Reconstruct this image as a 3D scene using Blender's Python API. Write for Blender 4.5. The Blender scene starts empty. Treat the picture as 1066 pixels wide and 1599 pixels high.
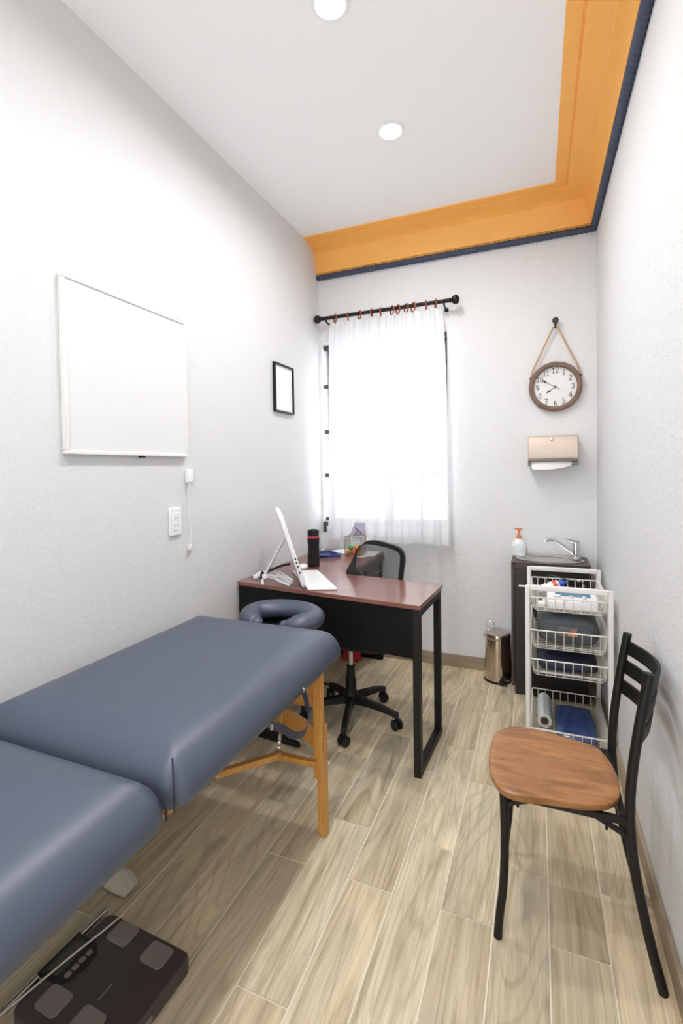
import bpy, bmesh, math, random
from mathutils import Vector, Matrix
random.seed(7)
PI = math.pi
SC = bpy.context.scene
COL = SC.collection

# ------------------------------------------------------------------ camera
F_PX = 748.19
YAW, PIT, ROL = math.radians(22.242), math.radians(1.482), math.radians(-.848)
fwd = Vector((-math.sin(YAW)*math.cos(PIT), math.cos(YAW)*math.cos(PIT), -math.sin(PIT)))
rt0 = Vector((math.cos(YAW), math.sin(YAW), 0)); up0 = rt0.cross(fwd)
rt = rt0*math.cos(ROL) + up0*math.sin(ROL); up = up0*math.cos(ROL) - rt0*math.sin(ROL)
cd = bpy.data.cameras.new('camera'); cam = bpy.data.objects.new('camera', cd); COL.objects.link(cam)
cd.sensor_fit = 'HORIZONTAL'; cd.sensor_width = 36.0; cd.lens = 36.0*F_PX/1066.0
cd.shift_y = -(799.5-751.9)/1066.0; cd.clip_start = .02
M4 = Matrix((rt, up, -fwd)).transposed().to_4x4(); M4.translation = Vector((0, 0, 1.32))
cam.matrix_world = M4
SC.camera = cam

# ------------------------------------------------------------------ world, exposure, lights
SC.view_settings.view_transform = 'Standard'; SC.view_settings.look = 'None'
SC.view_settings.gamma = 1.0; SC.view_settings.exposure = 0.27; SC.view_settings.use_curve_mapping = False
SC.cycles.max_bounces = 16; SC.cycles.diffuse_bounces = 10; SC.cycles.glossy_bounces = 6
SC.cycles.transparent_max_bounces = 24; SC.cycles.transmission_bounces = 8
SC.cycles.sample_clamp_indirect = 6.0
WORLD_STRENGTH = 6.0
LAMP_WATTS = 8.4
LAMP_EMIT = 14.0
w = bpy.data.worlds.new('sky'); SC.world = w; w.use_nodes = True
bg = w.node_tree.nodes['Background']; bg.inputs[0].default_value = (.93, .96, 1, 1); bg.inputs[1].default_value = WORLD_STRENGTH

# ------------------------------------------------------------------ room constants
XL, XR, YB, YF, ZC = -1.465, .325, 3.192, -1.05, 2.90
LIGHTS = [(-.63, 2.21), (-.645, 1.538), (-.53, .55), (-.53, -.30)]  # last two are unseen lights added to brighten the room

# ------------------------------------------------------------------ materials
def nm(name):
    m = bpy.data.materials.new(name); m.use_nodes = True
    nt = m.node_tree; return m, nt, nt.nodes['Principled BSDF']
def N(nt, t, **k):
    n = nt.nodes.new(t)
    for a, v in k.items():
        if a in n.inputs.keys(): n.inputs[a].default_value = v
        else: setattr(n, a, v)
    return n
def sock(n, k):
    return n.outputs[k]
def flat(name, c, rough=.5, metal=0., spec=.5, var=.04, scale=18., bump=0., bscale=120., coat=0., sheen=0.):
    m, nt, p = nm(name)
    p.inputs['Roughness'].default_value = rough; p.inputs['Metallic'].default_value = metal
    p.inputs['Specular IOR Level'].default_value = spec; p.inputs['Coat Weight'].default_value = coat
    tc = N(nt, 'ShaderNodeTexCoord'); no = N(nt, 'ShaderNodeTexNoise', Scale=scale, Detail=3.)
    nt.links.new(tc.outputs['Object'], no.inputs['Vector'])
    cr = N(nt, 'ShaderNodeValToRGB'); e = cr.color_ramp.elements
    e[0].position = .3; e[1].position = .7
    e[0].color = (*[max(0, v*(1-var)) for v in c], 1); e[1].color = (*[min(1, v*(1+var)) for v in c], 1)
    nt.links.new(no.outputs['Fac'], cr.inputs['Fac']); nt.links.new(cr.outputs['Color'], p.inputs['Base Color'])
    if bump:
        nb = N(nt, 'ShaderNodeTexNoise', Scale=bscale, Detail=4.)
        nt.links.new(tc.outputs['Object'], nb.inputs['Vector'])
        b = N(nt, 'ShaderNodeBump', Strength=bump, Distance=.004)
        nt.links.new(nb.outputs['Fac'], b.inputs['Height']); nt.links.new(b.outputs['Normal'], p.inputs['Normal'])
    return m
def wood(name, c1, c2, rough=.4, stretch=(2, 30, 30), coat=0., spec=.5, wscale=1.):
    m, nt, p = nm(name)
    p.inputs['Roughness'].default_value = rough; p.inputs['Coat Weight'].default_value = coat
    p.inputs['Specular IOR Level'].default_value = spec
    tc = N(nt, 'ShaderNodeTexCoord'); mp = N(nt, 'ShaderNodeMapping'); mp.inputs['Scale'].default_value = stretch
    nt.links.new(tc.outputs['Object'], mp.inputs['Vector'])
    no = N(nt, 'ShaderNodeTexNoise', Scale=wscale, Detail=6., Roughness=.6, Distortion=1.2)
    nt.links.new(mp.outputs['Vector'], no.inputs['Vector'])
    cr = N(nt, 'ShaderNodeValToRGB'); e = cr.color_ramp.elements
    e[0].position = .32; e[1].position = .68; e[0].color = (*c1, 1); e[1].color = (*c2, 1)
    nt.links.new(no.outputs['Fac'], cr.inputs['Fac']); nt.links.new(cr.outputs['Color'], p.inputs['Base Color'])
    return m
def plaster(name, c, bump, scale, dist=.004):
    m, nt, p = nm(name); p.inputs['Roughness'].default_value = .75; p.inputs['Specular IOR Level'].default_value = .25
    tc = N(nt, 'ShaderNodeTexCoord')
    n1 = N(nt, 'ShaderNodeTexNoise', Scale=scale, Detail=5., Roughness=.62)
    n2 = N(nt, 'ShaderNodeTexNoise', Scale=scale*.22, Detail=2.)
    nt.links.new(tc.outputs['Object'], n1.inputs['Vector']); nt.links.new(tc.outputs['Object'], n2.inputs['Vector'])
    r = N(nt, 'ShaderNodeMapRange'); r.inputs['From Min'].default_value = .48; r.inputs['From Max'].default_value = .72
    nt.links.new(n1.outputs['Fac'], r.inputs['Value'])
    mx = N(nt, 'ShaderNodeMath', operation='ADD'); nt.links.new(r.outputs['Result'], mx.inputs[0])
    nt.links.new(n2.outputs['Fac'], mx.inputs[1])
    b = N(nt, 'ShaderNodeBump', Strength=bump, Distance=dist)
    nt.links.new(mx.outputs['Value'], b.inputs['Height']); nt.links.new(b.outputs['Normal'], p.inputs['Normal'])
    p.inputs['Base Color'].default_value = (*c, 1)
    return m
def glassy(name, tint=(1, 1, 1), refl=.08, rough=.02):
    m, nt, p = nm(name); nt.nodes.remove(p)
    t = N(nt, 'ShaderNodeBsdfTransparent'); t.inputs[0].default_value = (*tint, 1)
    g = N(nt, 'ShaderNodeBsdfGlossy'); g.inputs['Roughness'].default_value = rough
    mx = N(nt, 'ShaderNodeMixShader'); mx.inputs[0].default_value = refl
    fr = N(nt, 'ShaderNodeLayerWeight'); fr.inputs['Blend'].default_value = .25
    mu = N(nt, 'ShaderNodeMath', operation='MULTIPLY_ADD'); mu.inputs[1].default_value = .5; mu.inputs[2].default_value = refl
    nt.links.new(fr.outputs['Fresnel'], mu.inputs[0]); nt.links.new(mu.outputs[0], mx.inputs[0])
    nt.links.new(t.outputs[0], mx.inputs[1]); nt.links.new(g.outputs[0], mx.inputs[2])
    nt.links.new(mx.outputs[0], nt.nodes['Material Output'].inputs[0])
    return m

MWL = plaster('wall_plaster_left', (.70, .705, .712), .28, 70)
MWB = plaster('wall_plaster_back', (.755, .76, .765), .4, 45)
MWR = plaster('wall_plaster_right', (.725, .73, .735), .5, 60)
MCEIL = plaster('ceiling_paint', (.92, .92, .92), .05, 60)
MORANGE = flat('orange_cornice_paint', (.98, .50, .115), .5, var=.03, scale=6)
MNAVY = flat('navy_cornice_paint', (.045, .06, .105), .55, var=.1)
MBLACK = flat('black_powder_coat', (.007, .0065, .006), .45, spec=.35, bump=.15, bscale=400, var=.1)
MBLACKP = flat('black_plastic', (.009, .009, .0095), .45, spec=.35, var=.1)
MPANEL = flat('black_sheet_steel', (.005, .005, .005), .5, spec=.25, var=.1)
MDESK = wood('mahogany_laminate', (.19, .072, .056), (.26, .108, .082), .28, (3, 40, 40), coat=.4)
MEDGE = wood('mahogany_edge', (.20, .08, .055), (.26, .11, .075), .4, (3, 40, 40))
MPED = wood('dark_walnut_laminate', (.030, .016, .013), (.048, .026, .021), .4, (40, 40, 3))
MCAB = wood('espresso_laminate', (.045, .028, .023), (.075, .048, .039), .45, (30, 30, 3))
MCABD = flat('black_brown_door', (.014, .011, .010), .4, var=.1)
MCHAIRSEAT = wood('orange_brown_wood_veneer', (.22, .088, .027), (.44, .195, .068), .38, (5, 22, 22), coat=.15)
MBEECH = wood('honey_lacquered_beech', (.50, .225, .04), (.62, .31, .075), .35, (30, 30, 3), coat=.3)
MBEECHH = wood('honey_lacquered_plywood', (.40, .17, .03), (.50, .23, .05), .4, (4, 4, 30), coat=.2)
MLEATHER = flat('navy_vinyl', (.054, .069, .108), .43, spec=.8, var=.03, scale=9, bump=.06, bscale=500)
MSTRAP = flat('dark_navy_strap', (.022, .027, .055), .5)
MLEATHERD = flat('navy_vinyl_seam', (.012, .016, .032), .5)
MSTEEL = flat('brushed_steel', (.62, .60, .57), .28, 1., var=.04)
MCHROME = flat('chrome', (.78, .78, .78), .10, 1., var=.02)
MBIN = flat('polished_steel', (.60, .52, .45), .16, 1., var=.04)
MCOPPER = flat('rose_steel', (.66, .55, .47), .5, .7, var=.03, scale=5)
MWHITE = flat('white_plastic', (.86, .86, .86), .35, var=.015)
MWHITEM = flat('white_enamel', (.80, .79, .77), .35, var=.02)
MBOARD = flat('white_melamine', (.75, .755, .76), .35, var=.006)
MCREAMW = flat('cream_wire_coating', (.78, .76, .68), .4, var=.03)
MPAPER = flat('white_paper', (.88, .88, .87), .7, var=.02)
MCREAM = flat('cream_cloth', (.66, .60, .50), .8, var=.06, bump=.2, bscale=60)
MGRID = flat('dark_grey_steel', (.06, .055, .055), .5, var=.1)
MRUST = flat('red_brown_ring', (.33, .075, .035), .35, var=.25, scale=40)
MCLOCKR = wood('grey_brown_clock_rim', (.15, .085, .060), (.24, .15, .115), .55, (20, 20, 20))
MFACE = flat('clock_face_white', (.82, .82, .79), .5, var=.01)
MINK = flat('dark_grey_ink', (.05, .045, .042), .6)
MROPE = flat('jute_rope', (.56, .36, .20), .85, var=.2, scale=150, bump=.4, bscale=300)
MRED = flat('red_plastic', (.55, .02, .04), .4)
MPINK = flat('red_band', (.70, .07, .10), .3)
MGREY = flat('grey_fabric', (.085, .095, .105), .8, var=.12, scale=60, bump=.3, bscale=300)
MNAVYF = flat('navy_fabric', (.018, .022, .05), .6, var=.2, scale=30, bump=.4, bscale=40)
MBLUEP = flat('blue_packet', (.05, .09, .26), .35, var=.25, scale=14, bump=.5, bscale=25, coat=.5)
MBLUET = flat('blue_tubing', (.03, .06, .26), .35, var=.1)
MBLUEC = flat('royal_blue_cap', (.02, .08, .50), .35)
MBLUES = flat('blue_panel', (.10, .22, .34), .25)
MORL = flat('orange_label', (.72, .20, .07), .5)
MREDL = flat('red_label', (.75, .12, .06), .5)
MORPUMP = flat('orange_pump', (.70, .20, .06), .35)
MBRASS = flat('brass', (.62, .46, .20), .3, 1., var=.05)
MSCALE = flat('dark_brown_scale', (.058, .043, .041), .42, var=.06)
MPAD = flat('brushed_electrode', (.24, .205, .19), .42, .1, var=.05)
MLCD = flat('lcd_grey_green', (.045, .05, .04), .25)
MSILVER = flat('silver_bar', (.5, .47, .43), .3, 1.)
MBASEB = wood('baseboard_tile', (.27, .205, .14), (.37, .29, .20), .45, (4, 4, 40))
MGROUT = flat('grout', (.84, .78, .65), .85, var=.05)
MFILM = glassy('cling_film', (.86, .93, .97), .25, .2)
MCARD = flat('cardboard', (.36, .25, .15), .9)
MSOAP = flat('clear_soap', (.82, .83, .82), .15, spec=.6, var=.01)
MLABEL = flat('pale_label', (.72, .80, .82), .4)
MGLASS = glassy('clear_glass', (.98, .985, .98), .03)
MWGLASS = glassy('window_glass', (.97, .98, .98), .02)
MLILAC = glassy('tinted_lid_glass', (.80, .79, .87), .10)
MMESHM, _nt, _p = nm('mesh_fabric')
_p.inputs['Base Color'].default_value = (.035, .036, .036, 1); _p.inputs['Roughness'].default_value = .7
_t = N(_nt, 'ShaderNodeBsdfTransparent'); _m = N(_nt, 'ShaderNodeMixShader')
_tc = N(_nt, 'ShaderNodeTexCoord'); _w1 = N(_nt, 'ShaderNodeTexNoise', Scale=220.)
_r = N(_nt, 'ShaderNodeMapRange'); _r.inputs['To Min'].default_value = .46; _r.inputs['To Max'].default_value = .74
_nt.links.new(_tc.outputs['Object'], _w1.inputs['Vector']); _nt.links.new(_w1.outputs['Fac'], _r.inputs['Value'])
_nt.links.new(_r.outputs['Result'], _m.inputs[0])
_nt.links.new(_t.outputs[0], _m.inputs[1]); _nt.links.new(_p.outputs[0], _m.inputs[2])
_nt.links.new(_m.outputs[0], _nt.nodes['Material Output'].inputs[0])
MLIP = flat('shaded_lip_steel', (.20, .18, .15), .5, .6)  # steel colour darkened for the shade on the down-facing lip and tabs
# sheer curtain
MSHEER, _nt, _p = nm('sheer_voile'); _nt.nodes.remove(_p)
_t = N(_nt, 'ShaderNodeBsdfTransparent'); _tl = N(_nt, 'ShaderNodeBsdfTranslucent'); _df = N(_nt, 'ShaderNodeBsdfDiffuse')
_tl.inputs[0].default_value = (.88, .88, .90, 1); _df.inputs[0].default_value = (.84, .84, .86, 1)
_m1 = N(_nt, 'ShaderNodeMixShader'); _m1.inputs[0].default_value = .22
_m2 = N(_nt, 'ShaderNodeMixShader')
_lw = N(_nt, 'ShaderNodeLayerWeight'); _lw.inputs['Blend'].default_value = .35
_mr = N(_nt, 'ShaderNodeMapRange'); _mr.inputs['To Min'].default_value = .90; _mr.inputs['To Max'].default_value = .99
_nt.links.new(_lw.outputs['Facing'], _mr.inputs['Value']); _nt.links.new(_mr.outputs['Result'], _m2.inputs[0])
_nt.links.new(_df.outputs[0], _m1.inputs[1]); _nt.links.new(_tl.outputs[0], _m1.inputs[2])
_nt.links.new(_t.outputs[0], _m2.inputs[1]); _nt.links.new(_m1.outputs[0], _m2.inputs[2])
_nt.links.new(_m2.outputs[0], _nt.nodes['Material Output'].inputs[0])
# downlight lens
MLENS, _nt, _p = nm('lamp_lens')
_p.inputs['Emission Color'].default_value = (1, .985, .95, 1); _p.inputs['Emission Strength'].default_value = LAMP_EMIT
# floor plank tiles: per-plank random via colour attribute, grain via UV
MPLANK, _nt, _p = nm('wood_look_porcelain')
_p.inputs['Specular IOR Level'].default_value = .45
_at = N(_nt, 'ShaderNodeAttribute'); _at.attribute_name = 'plank'
_uv = N(_nt, 'ShaderNodeUVMap'); _uv.uv_map = 'UVMap'
def grain(sx, sy, sc, dist, det=5.):
    mp = N(_nt, 'ShaderNodeMapping'); mp.inputs['Scale'].default_value = (sx, sy, 1)
    _nt.links.new(_uv.outputs[0], mp.inputs['Vector'])
    n = N(_nt, 'ShaderNodeTexNoise', Scale=sc, Detail=det, Roughness=.6, Distortion=dist)
    _nt.links.new(mp.outputs[0], n.inputs['Vector']); return n
g1 = grain(14, 1.2, 1., 1.6); g2 = grain(190, 5., 1., .6); g3 = grain(5, 1.6, 1.2, .8, 2.)
cr1 = N(_nt, 'ShaderNodeValToRGB'); e = cr1.color_ramp.elements
e[0].position = .25; e[0].color = (.40, .31, .19, 1); e[1].position = .75; e[1].color = (.80, .69, .50, 1)
x = cr1.color_ramp.elements.new(.5); x.color = (.635, .535, .37, 1)
_nt.links.new(g1.outputs['Fac'], cr1.inputs['Fac'])
mxa = N(_nt, 'ShaderNodeMixRGB', blend_type='OVERLAY'); mxa.inputs[0].default_value = .5
_nt.links.new(cr1.outputs[0], mxa.inputs[1]); _nt.links.new(g2.outputs['Fac'], mxa.inputs[2])
cr3 = N(_nt, 'ShaderNodeValToRGB'); e = cr3.color_ramp.elements
e[0].position = .3; e[0].color = (.86, .87, .88, 1); e[1].position = .7; e[1].color = (1.08, 1.05, 1.0, 1)
_nt.links.new(g3.outputs['Fac'], cr3.inputs['Fac'])
mxb = N(_nt, 'ShaderNodeMixRGB', blend_type='MULTIPLY'); mxb.inputs[0].default_value = 1.
_nt.links.new(mxa.outputs[0], mxb.inputs[1]); _nt.links.new(cr3.outputs[0], mxb.inputs[2])
g4 = grain(6.5, .75, 1., .35, 1.)
_ma = N(_nt, 'ShaderNodeMath', operation='MULTIPLY'); _ma.inputs[1].default_value = 95.
_si = N(_nt, 'ShaderNodeMath', operation='SINE')
_nt.links.new(g4.outputs['Fac'], _ma.inputs[0]); _nt.links.new(_ma.outputs[0], _si.inputs[0])
cr4 = N(_nt, 'ShaderNodeValToRGB'); e = cr4.color_ramp.elements
e[0].position = .0; e[0].color = (1, 1, 1, 1); e[1].position = 1.; e[1].color = (.80, .77, .74, 1)
_x = cr4.color_ramp.elements.new(.55); _x.color = (1, 1, 1, 1)
_nt.links.new(_si.outputs[0], cr4.inputs['Fac'])
mxd = N(_nt, 'ShaderNodeMixRGB', blend_type='MULTIPLY'); mxd.inputs[0].default_value = .75
_nt.links.new(mxb.outputs[0], mxd.inputs[1]); _nt.links.new(cr4.outputs[0], mxd.inputs[2]); mxb = mxd
mxc = N(_nt, 'ShaderNodeMixRGB', blend_type='MULTIPLY'); mxc.inputs[0].default_value = 1.
_nt.links.new(mxb.outputs[0], mxc.inputs[1]); _nt.links.new(_at.outputs['Color'], mxc.inputs[2])
_nt.links.new(mxc.outputs[0], _p.inputs['Base Color'])
_rr = N(_nt, 'ShaderNodeMapRange'); _rr.inputs['To Min'].default_value = .34; _rr.inputs['To Max'].default_value = .52
_nt.links.new(g1.outputs['Fac'], _rr.inputs['Value']); _nt.links.new(_rr.outputs[0], _p.inputs['Roughness'])
_b = N(_nt, 'ShaderNodeBump', Strength=.12, Distance=.002)
_nt.links.new(g2.outputs['Fac'], _b.inputs['Height']); _nt.links.new(_b.outputs[0], _p.inputs['Normal'])

# ------------------------------------------------------------------ mesh builder
class MB:
    def __init__(s, xf=None):
        s.v = []; s.f = []; s.xf = xf or Matrix.Identity(4)
    def add(s, vs, fs):
        o = len(s.v); s.v += [s.xf @ Vector(p) for p in vs]; s.f += [tuple(o+i for i in f) for f in fs]; return s
    def box(s, x0, x1, y0, y1, z0, z1):
        return s.add([(x0,y0,z0),(x1,y0,z0),(x1,y1,z0),(x0,y1,z0),(x0,y0,z1),(x1,y0,z1),(x1,y1,z1),(x0,y1,z1)],
            [(3,2,1,0),(4,5,6,7),(0,1,5,4),(1,2,6,5),(2,3,7,6),(3,0,4,7)])
    def beam(s, a, b, wx, wz, upv=(0, 0, 1)):
        a = Vector(a); b = Vector(b); d = (b-a).normalized(); u = Vector(upv)
        if abs(d.dot(u)) > .98: u = Vector((0, 1, 0))
        sx = d.cross(u).normalized(); sz = sx.cross(d).normalized()
        vs = []
        for p in (a, b):
            for i, j in ((-1,-1),(1,-1),(1,1),(-1,1)): vs.append(p + sx*(i*wx/2) + sz*(j*wz/2))
        return s.add(vs, [(0,1,2,3),(7,6,5,4),(0,4,5,1),(1,5,6,2),(2,6,7,3),(3,7,4,0)])
    def tube(s, pts, r, n=10, closed=False, caps=True, flatten=None):
        P = [Vector(p) for p in pts]; L = len(P)
        R = r if isinstance(r, (list, tuple)) else [r]*L
        T = []
        for i in range(L):
            if closed: t = P[(i+1) % L]-P[i-1]
            else: t = P[min(i+1, L-1)]-P[max(i-1, 0)]
            T.append(t.normalized() if t.length > 1e-9 else Vector((0,0,1)))
        u = T[0].orthogonal().normalized()
        if abs(T[0].z) < .9: u = (Vector((0,0,1))-T[0]*T[0].z).normalized()
        vs = []; fs = []
        for i in range(L):
            u = (u - T[i]*u.dot(T[i])).normalized(); wv = T[i].cross(u)
            fx, fy = flatten or (1, 1)
            for k in range(n):
                a = 2*PI*k/n; vs.append(P[i] + (u*math.cos(a)*fx + wv*math.sin(a)*fy)*R[i])
        m = L if closed else L-1
        for i in range(m):
            j = (i+1) % L
            for k in range(n):
                k2 = (k+1) % n; fs.append((i*n+k, i*n+k2, j*n+k2, j*n+k))
        if caps and not closed:
            fs.append(tuple(range(n-1, -1, -1))); fs.append(tuple((L-1)*n+k for k in range(n)))
        return s.add(vs, fs)
    def lathe(s, prof, c=(0,0,0), n=32, sx=1., sy=1., axis='z'):
        vs = []; fs = []; c = Vector(c)
        for r, z in prof:
            for k in range(n):
                a = 2*PI*k/n; p = (r*math.cos(a)*sx, r*math.sin(a)*sy, z)
                if axis == 'y': p = (p[0], -p[2], p[1])
                elif axis == 'x': p = (p[2], p[0], p[1])
                vs.append(c+Vector(p))
        for i in range(len(prof)-1):
            for k in range(n):
                k2 = (k+1) % n; fs.append((i*n+k, i*n+k2, (i+1)*n+k2, (i+1)*n+k))
        if prof[0][0] > 1e-6: fs.append(tuple(range(n-1, -1, -1)))
        if prof[-1][0] > 1e-6: fs.append(tuple((len(prof)-1)*n+k for k in range(n)))
        return s.add(vs, fs)
    def prism(s, poly, a, b):                      # poly list of (p,q); a, b functions -> 3d points for the two faces
        n = len(poly); vs = [a(p, q) for p, q in poly]+[b(p, q) for p, q in poly]
        fs = [tuple(range(n-1, -1, -1)), tuple(range(n, 2*n))]+[(i, (i+1) % n, n+(i+1) % n, n+i) for i in range(n)]
        return s.add(vs, fs)
    def slab(s, poly, z0, z1): return s.prism(poly, lambda p, q: (p, q, z0), lambda p, q: (p, q, z1))
    def ball(s, c, r, n=16, sc=(1,1,1)):
        m = n//2; prof = [(r*math.sin(PI*i/m), -r*math.cos(PI*i/m)) for i in range(m+1)]
        vs = []; fs = []
        for rr, z in prof:
            for k in range(n):
                a = 2*PI*k/n; vs.append(Vector(c)+Vector((rr*math.cos(a)*sc[0], rr*math.sin(a)*sc[1], z*sc[2])))
        for i in range(m):
            for k in range(n):
                k2 = (k+1) % n; fs.append((i*n+k, i*n+k2, (i+1)*n+k2, (i+1)*n+k))
        return s.add(vs, fs)
    def grid(s, fn, nu, nv):
        vs = [fn(i/nu, j/nv) for j in range(nv+1) for i in range(nu+1)]
        fs = [(j*(nu+1)+i, j*(nu+1)+i+1, (j+1)*(nu+1)+i+1, (j+1)*(nu+1)+i) for j in range(nv) for i in range(nu)]
        return s.add(vs, fs)
    def pillow(s, x0, x1, y0, y1, z0, z1, n=20, e=.35, wob=0.):
        # soft closed pad: two sheets meeting at the border
        cx, cy, hx, hy = (x0+x1)/2, (y0+y1)/2, (x1-x0)/2, (y1-y0)/2; zm = (z0+z1)/2; hz = (z1-z0)/2
        for sg in (1, -1):
            def fn(u, v):
                a, b = 2*u-1, 2*v-1
                h = max(0, (1-abs(a)**3.))*max(0, (1-abs(b)**3.))
                k = 1-.06*(a*a*b*b)
                zz = hz*h**e
                if wob: zz += wob*math.sin(9*a+3*b)*math.cos(7*b-2*a)*h
                return (cx+hx*a*k, cy+hy*b*k, zm+(zz if sg > 0 else -hz*h**e))
            o = len(s.v); s.grid(fn, n, n)
            if sg < 0:
                s.f = [f if min(f) < o else tuple(reversed(f)) for f in s.f]
        return s
    def build(s, name, mat, parent=None, bevel=0., loc=None, ang=35, smooth=True, seg=2, sub=0):
        me = bpy.data.meshes.new(name)
        if parent is not None:
            org = Vector(parent['_o'])
        else:
            org = Vector(loc) if loc else Vector((0, 0, 0))
        me.from_pydata([tuple(v-org) for v in s.v], [], s.f)
        bm = bmesh.new(); bm.from_mesh(me); bmesh.ops.remove_doubles(bm, verts=bm.verts, dist=1e-6)
        bmesh.ops.recalc_face_normals(bm, faces=bm.faces); bm.to_mesh(me); bm.free()
        me.materials.append(mat)
        if smooth:
            me.shade_smooth(); me.set_sharp_from_angle(angle=math.radians(ang))
        o = bpy.data.objects.new(name, me); COL.objects.link(o); o['_o'] = tuple(org)
        if parent is not None: o.parent = parent
        else: o.location = org
        if bevel:
            b = o.modifiers.new('bevel', 'BEVEL'); b.width = bevel; b.segments = seg; b.limit_method = 'ANGLE'; b.angle_limit = math.radians(40)
        if sub:
            b = o.modifiers.new('sub', 'SUBSURF'); b.levels = sub; b.render_levels = sub
        return o

def thing(name, label, cat, loc, group=None):
    o = bpy.data.objects.new(name, None); COL.objects.link(o); o.location = loc; o['_o'] = tuple(loc)
    o.empty_display_size = .05
    return tag(o, label, cat, group)
def tag(o, label, cat, group=None):
    o['label'] = label; o['category'] = cat
    if group: o['group'] = group
    return o
def struct(o): o['kind'] = 'structure'; return o
def lab(o, t): o['label'] = t; return o
def arc(c, r, a0, a1, n, f=lambda c, x, y: (c[0]+x, c[1]+y)):
    return [f(c, r*math.cos(math.radians(a0+(a1-a0)*i/n)), r*math.sin(math.radians(a0+(a1-a0)*i/n))) for i in range(n+1)]
def smoothline(pts, n=8):
    P = [Vector(p) for p in pts]; out = []
    for i in range(len(P)-1):
        p0, p1, p2, p3 = P[max(i-1, 0)], P[i], P[i+1], P[min(i+2, len(P)-1)]
        for k in range(n):
            t = k/n
            out.append(.5*((2*p1)+(p2-p0)*t+(2*p0-5*p1+4*p2-p3)*t*t+(3*p1-p0-3*p2+p3)*t**3))
    out.append(P[-1]); return out
def rrect(x0, x1, y0, y1, r, n=5):
    pts = []
    for cx, cy, a in ((x1-r, y1-r, 0), (x0+r, y1-r, 90), (x0+r, y0+r, 180), (x1-r, y0+r, 270)):
        pts += arc((cx, cy), r, a, a+90, n)
    return pts

# ------------------------------------------------------------------ room shell
# floor: base slab with grout, planks as faces of the same mesh
PW, PL, G = .1493, .633, .0040
fv, ff, fcol, fuv = [], [], [], []
def quad(x0, x1, y0, y1, z, c, off):
    o = len(fv); fv.extend([(x0, y0, z), (x1, y0, z), (x1, y1, z), (x0, y1, z)]); ff.append((o, o+1, o+2, o+3))
    fcol.append(c); fuv.append([(p[0]+off[0], p[1]+off[1]) for p in ((x0, y0), (x1, y0), (x1, y1), (x0, y1))])
quad(XL-.05, XR+.05, YF-.05, YB+.05, -.0015, (1, 1, 1), (0, 0))
rg = random.Random(3)
for k in range(-10, 4):
    xa = -.1235+k*PW; xb = xa+PW
    off = 1.400 if k % 2 else 1.631
    for j in range(-5, 4):
        ya = off+j*PL; yb = ya+PL
        a, b = max(xa+G/2, XL-.04), min(xb-G/2, XR+.04); c, d = max(ya+G/2, YF-.04), min(yb-G/2, YB+.04)
        t = rg.uniform(.82, 1.14); wv = rg.uniform(-.04, .04)
        of = (rg.uniform(0, 40), rg.uniform(0, 40))
        if b-a > .005 and d-c > .005: quad(a, b, c, d, 0., (t*(1+wv), t, t*(1-wv)), of)
me = bpy.data.meshes.new('floor'); me.from_pydata(fv, [], ff)
me.uv_layers.new(name='UVMap'); me.color_attributes.new('plank', 'FLOAT_COLOR', 'CORNER')
uvl = me.uv_layers['UVMap']; ca = me.color_attributes['plank']
for p in me.polygons:
    p.material_index = 0 if p.index == 0 else 1
    for q, li in enumerate(p.loop_indices):
        uvl.data[li].uv = fuv[p.index][q]; ca.data[li].color = (*fcol[p.index], 1)
me.materials.append(MGROUT); me.materials.append(MPLANK)
fo = bpy.data.objects.new('floor', me); COL.objects.link(fo); struct(fo)

T = .14
struct(MB().box(XL-T, XR+T, YF-T, YB+.16, ZC, ZC+.1).build('ceiling', MCEIL))
struct(MB().box(XL-T, XL, YF-T, YB+.16, -.05, ZC).build('wall_left', MWL))
struct(MB().box(XR, XR+T, YF-T, YB+.16, -.05, ZC).build('wall_right', MWR))
DX0, DX1, DZ = -.74, -.06, 2.08  # opening added in the unseen wall to let light in
struct(MB().box(XL, DX0, YF-T, YF, -.05, ZC).box(DX1, XR, YF-T, YF, -.05, ZC).box(DX0, DX1, YF-T, YF, DZ, ZC).build('wall_front', MWB))
WX0, WX1, WZ0, WZ1, WD = -1.447, -.545, .905, 2.22, .16
wb = MB()
wb.box(XL, WX0, YB, YB+WD, -.05, ZC).box(WX1, XR, YB, YB+WD, -.05, ZC)
wb.box(WX0, WX1, YB, YB+WD, -.05, WZ0).box(WX0, WX1, YB, YB+WD, WZ1, ZC)
struct(wb.build('wall_back', MWB))
# baseboards
bb = .009
struct(MB().box(XL, XR, YB-bb, YB, 0, .082).build('baseboard_back', MBASEB, bevel=.002))
struct(MB().box(XR-bb-.004, XR, YF, YB-bb, 0, .078).build('baseboard_right', MBASEB, bevel=.002))
struct(MB().box(XL, XL+bb, YF, YB-bb, 0, .082).build('baseboard_left', MBASEB, bevel=.002))
# unseen open doorway added to let in more light: frame, leaf swung outwards
dr = MB(); dr.box(DX0, DX0+.03, YF-T, YF+.01, 0, DZ).box(DX1-.03, DX1, YF-T, YF+.01, 0, DZ).box(DX0+.03, DX1-.03, YF-T, YF+.01, DZ-.03, DZ)
dr.box(DX1-.03, DX1+.01, YF-T-.70, YF-T-.002, 0, DZ-.03).box(DX0-.01, DX0+.03, YF-T-.70, YF-T-.002, 0, DZ-.03)
do = struct(dr.build('added_door_1', MWHITEM, bevel=.003))
dh = MB(); dh.tube([(DX1-.03, YF-T-.62, 1.0), (DX1-.07, YF-T-.62, 1.0), (DX1-.07, YF-T-.52, 1.0)], .009, 10); dh.build('added_door_handle', MSTEEL, do)

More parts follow.
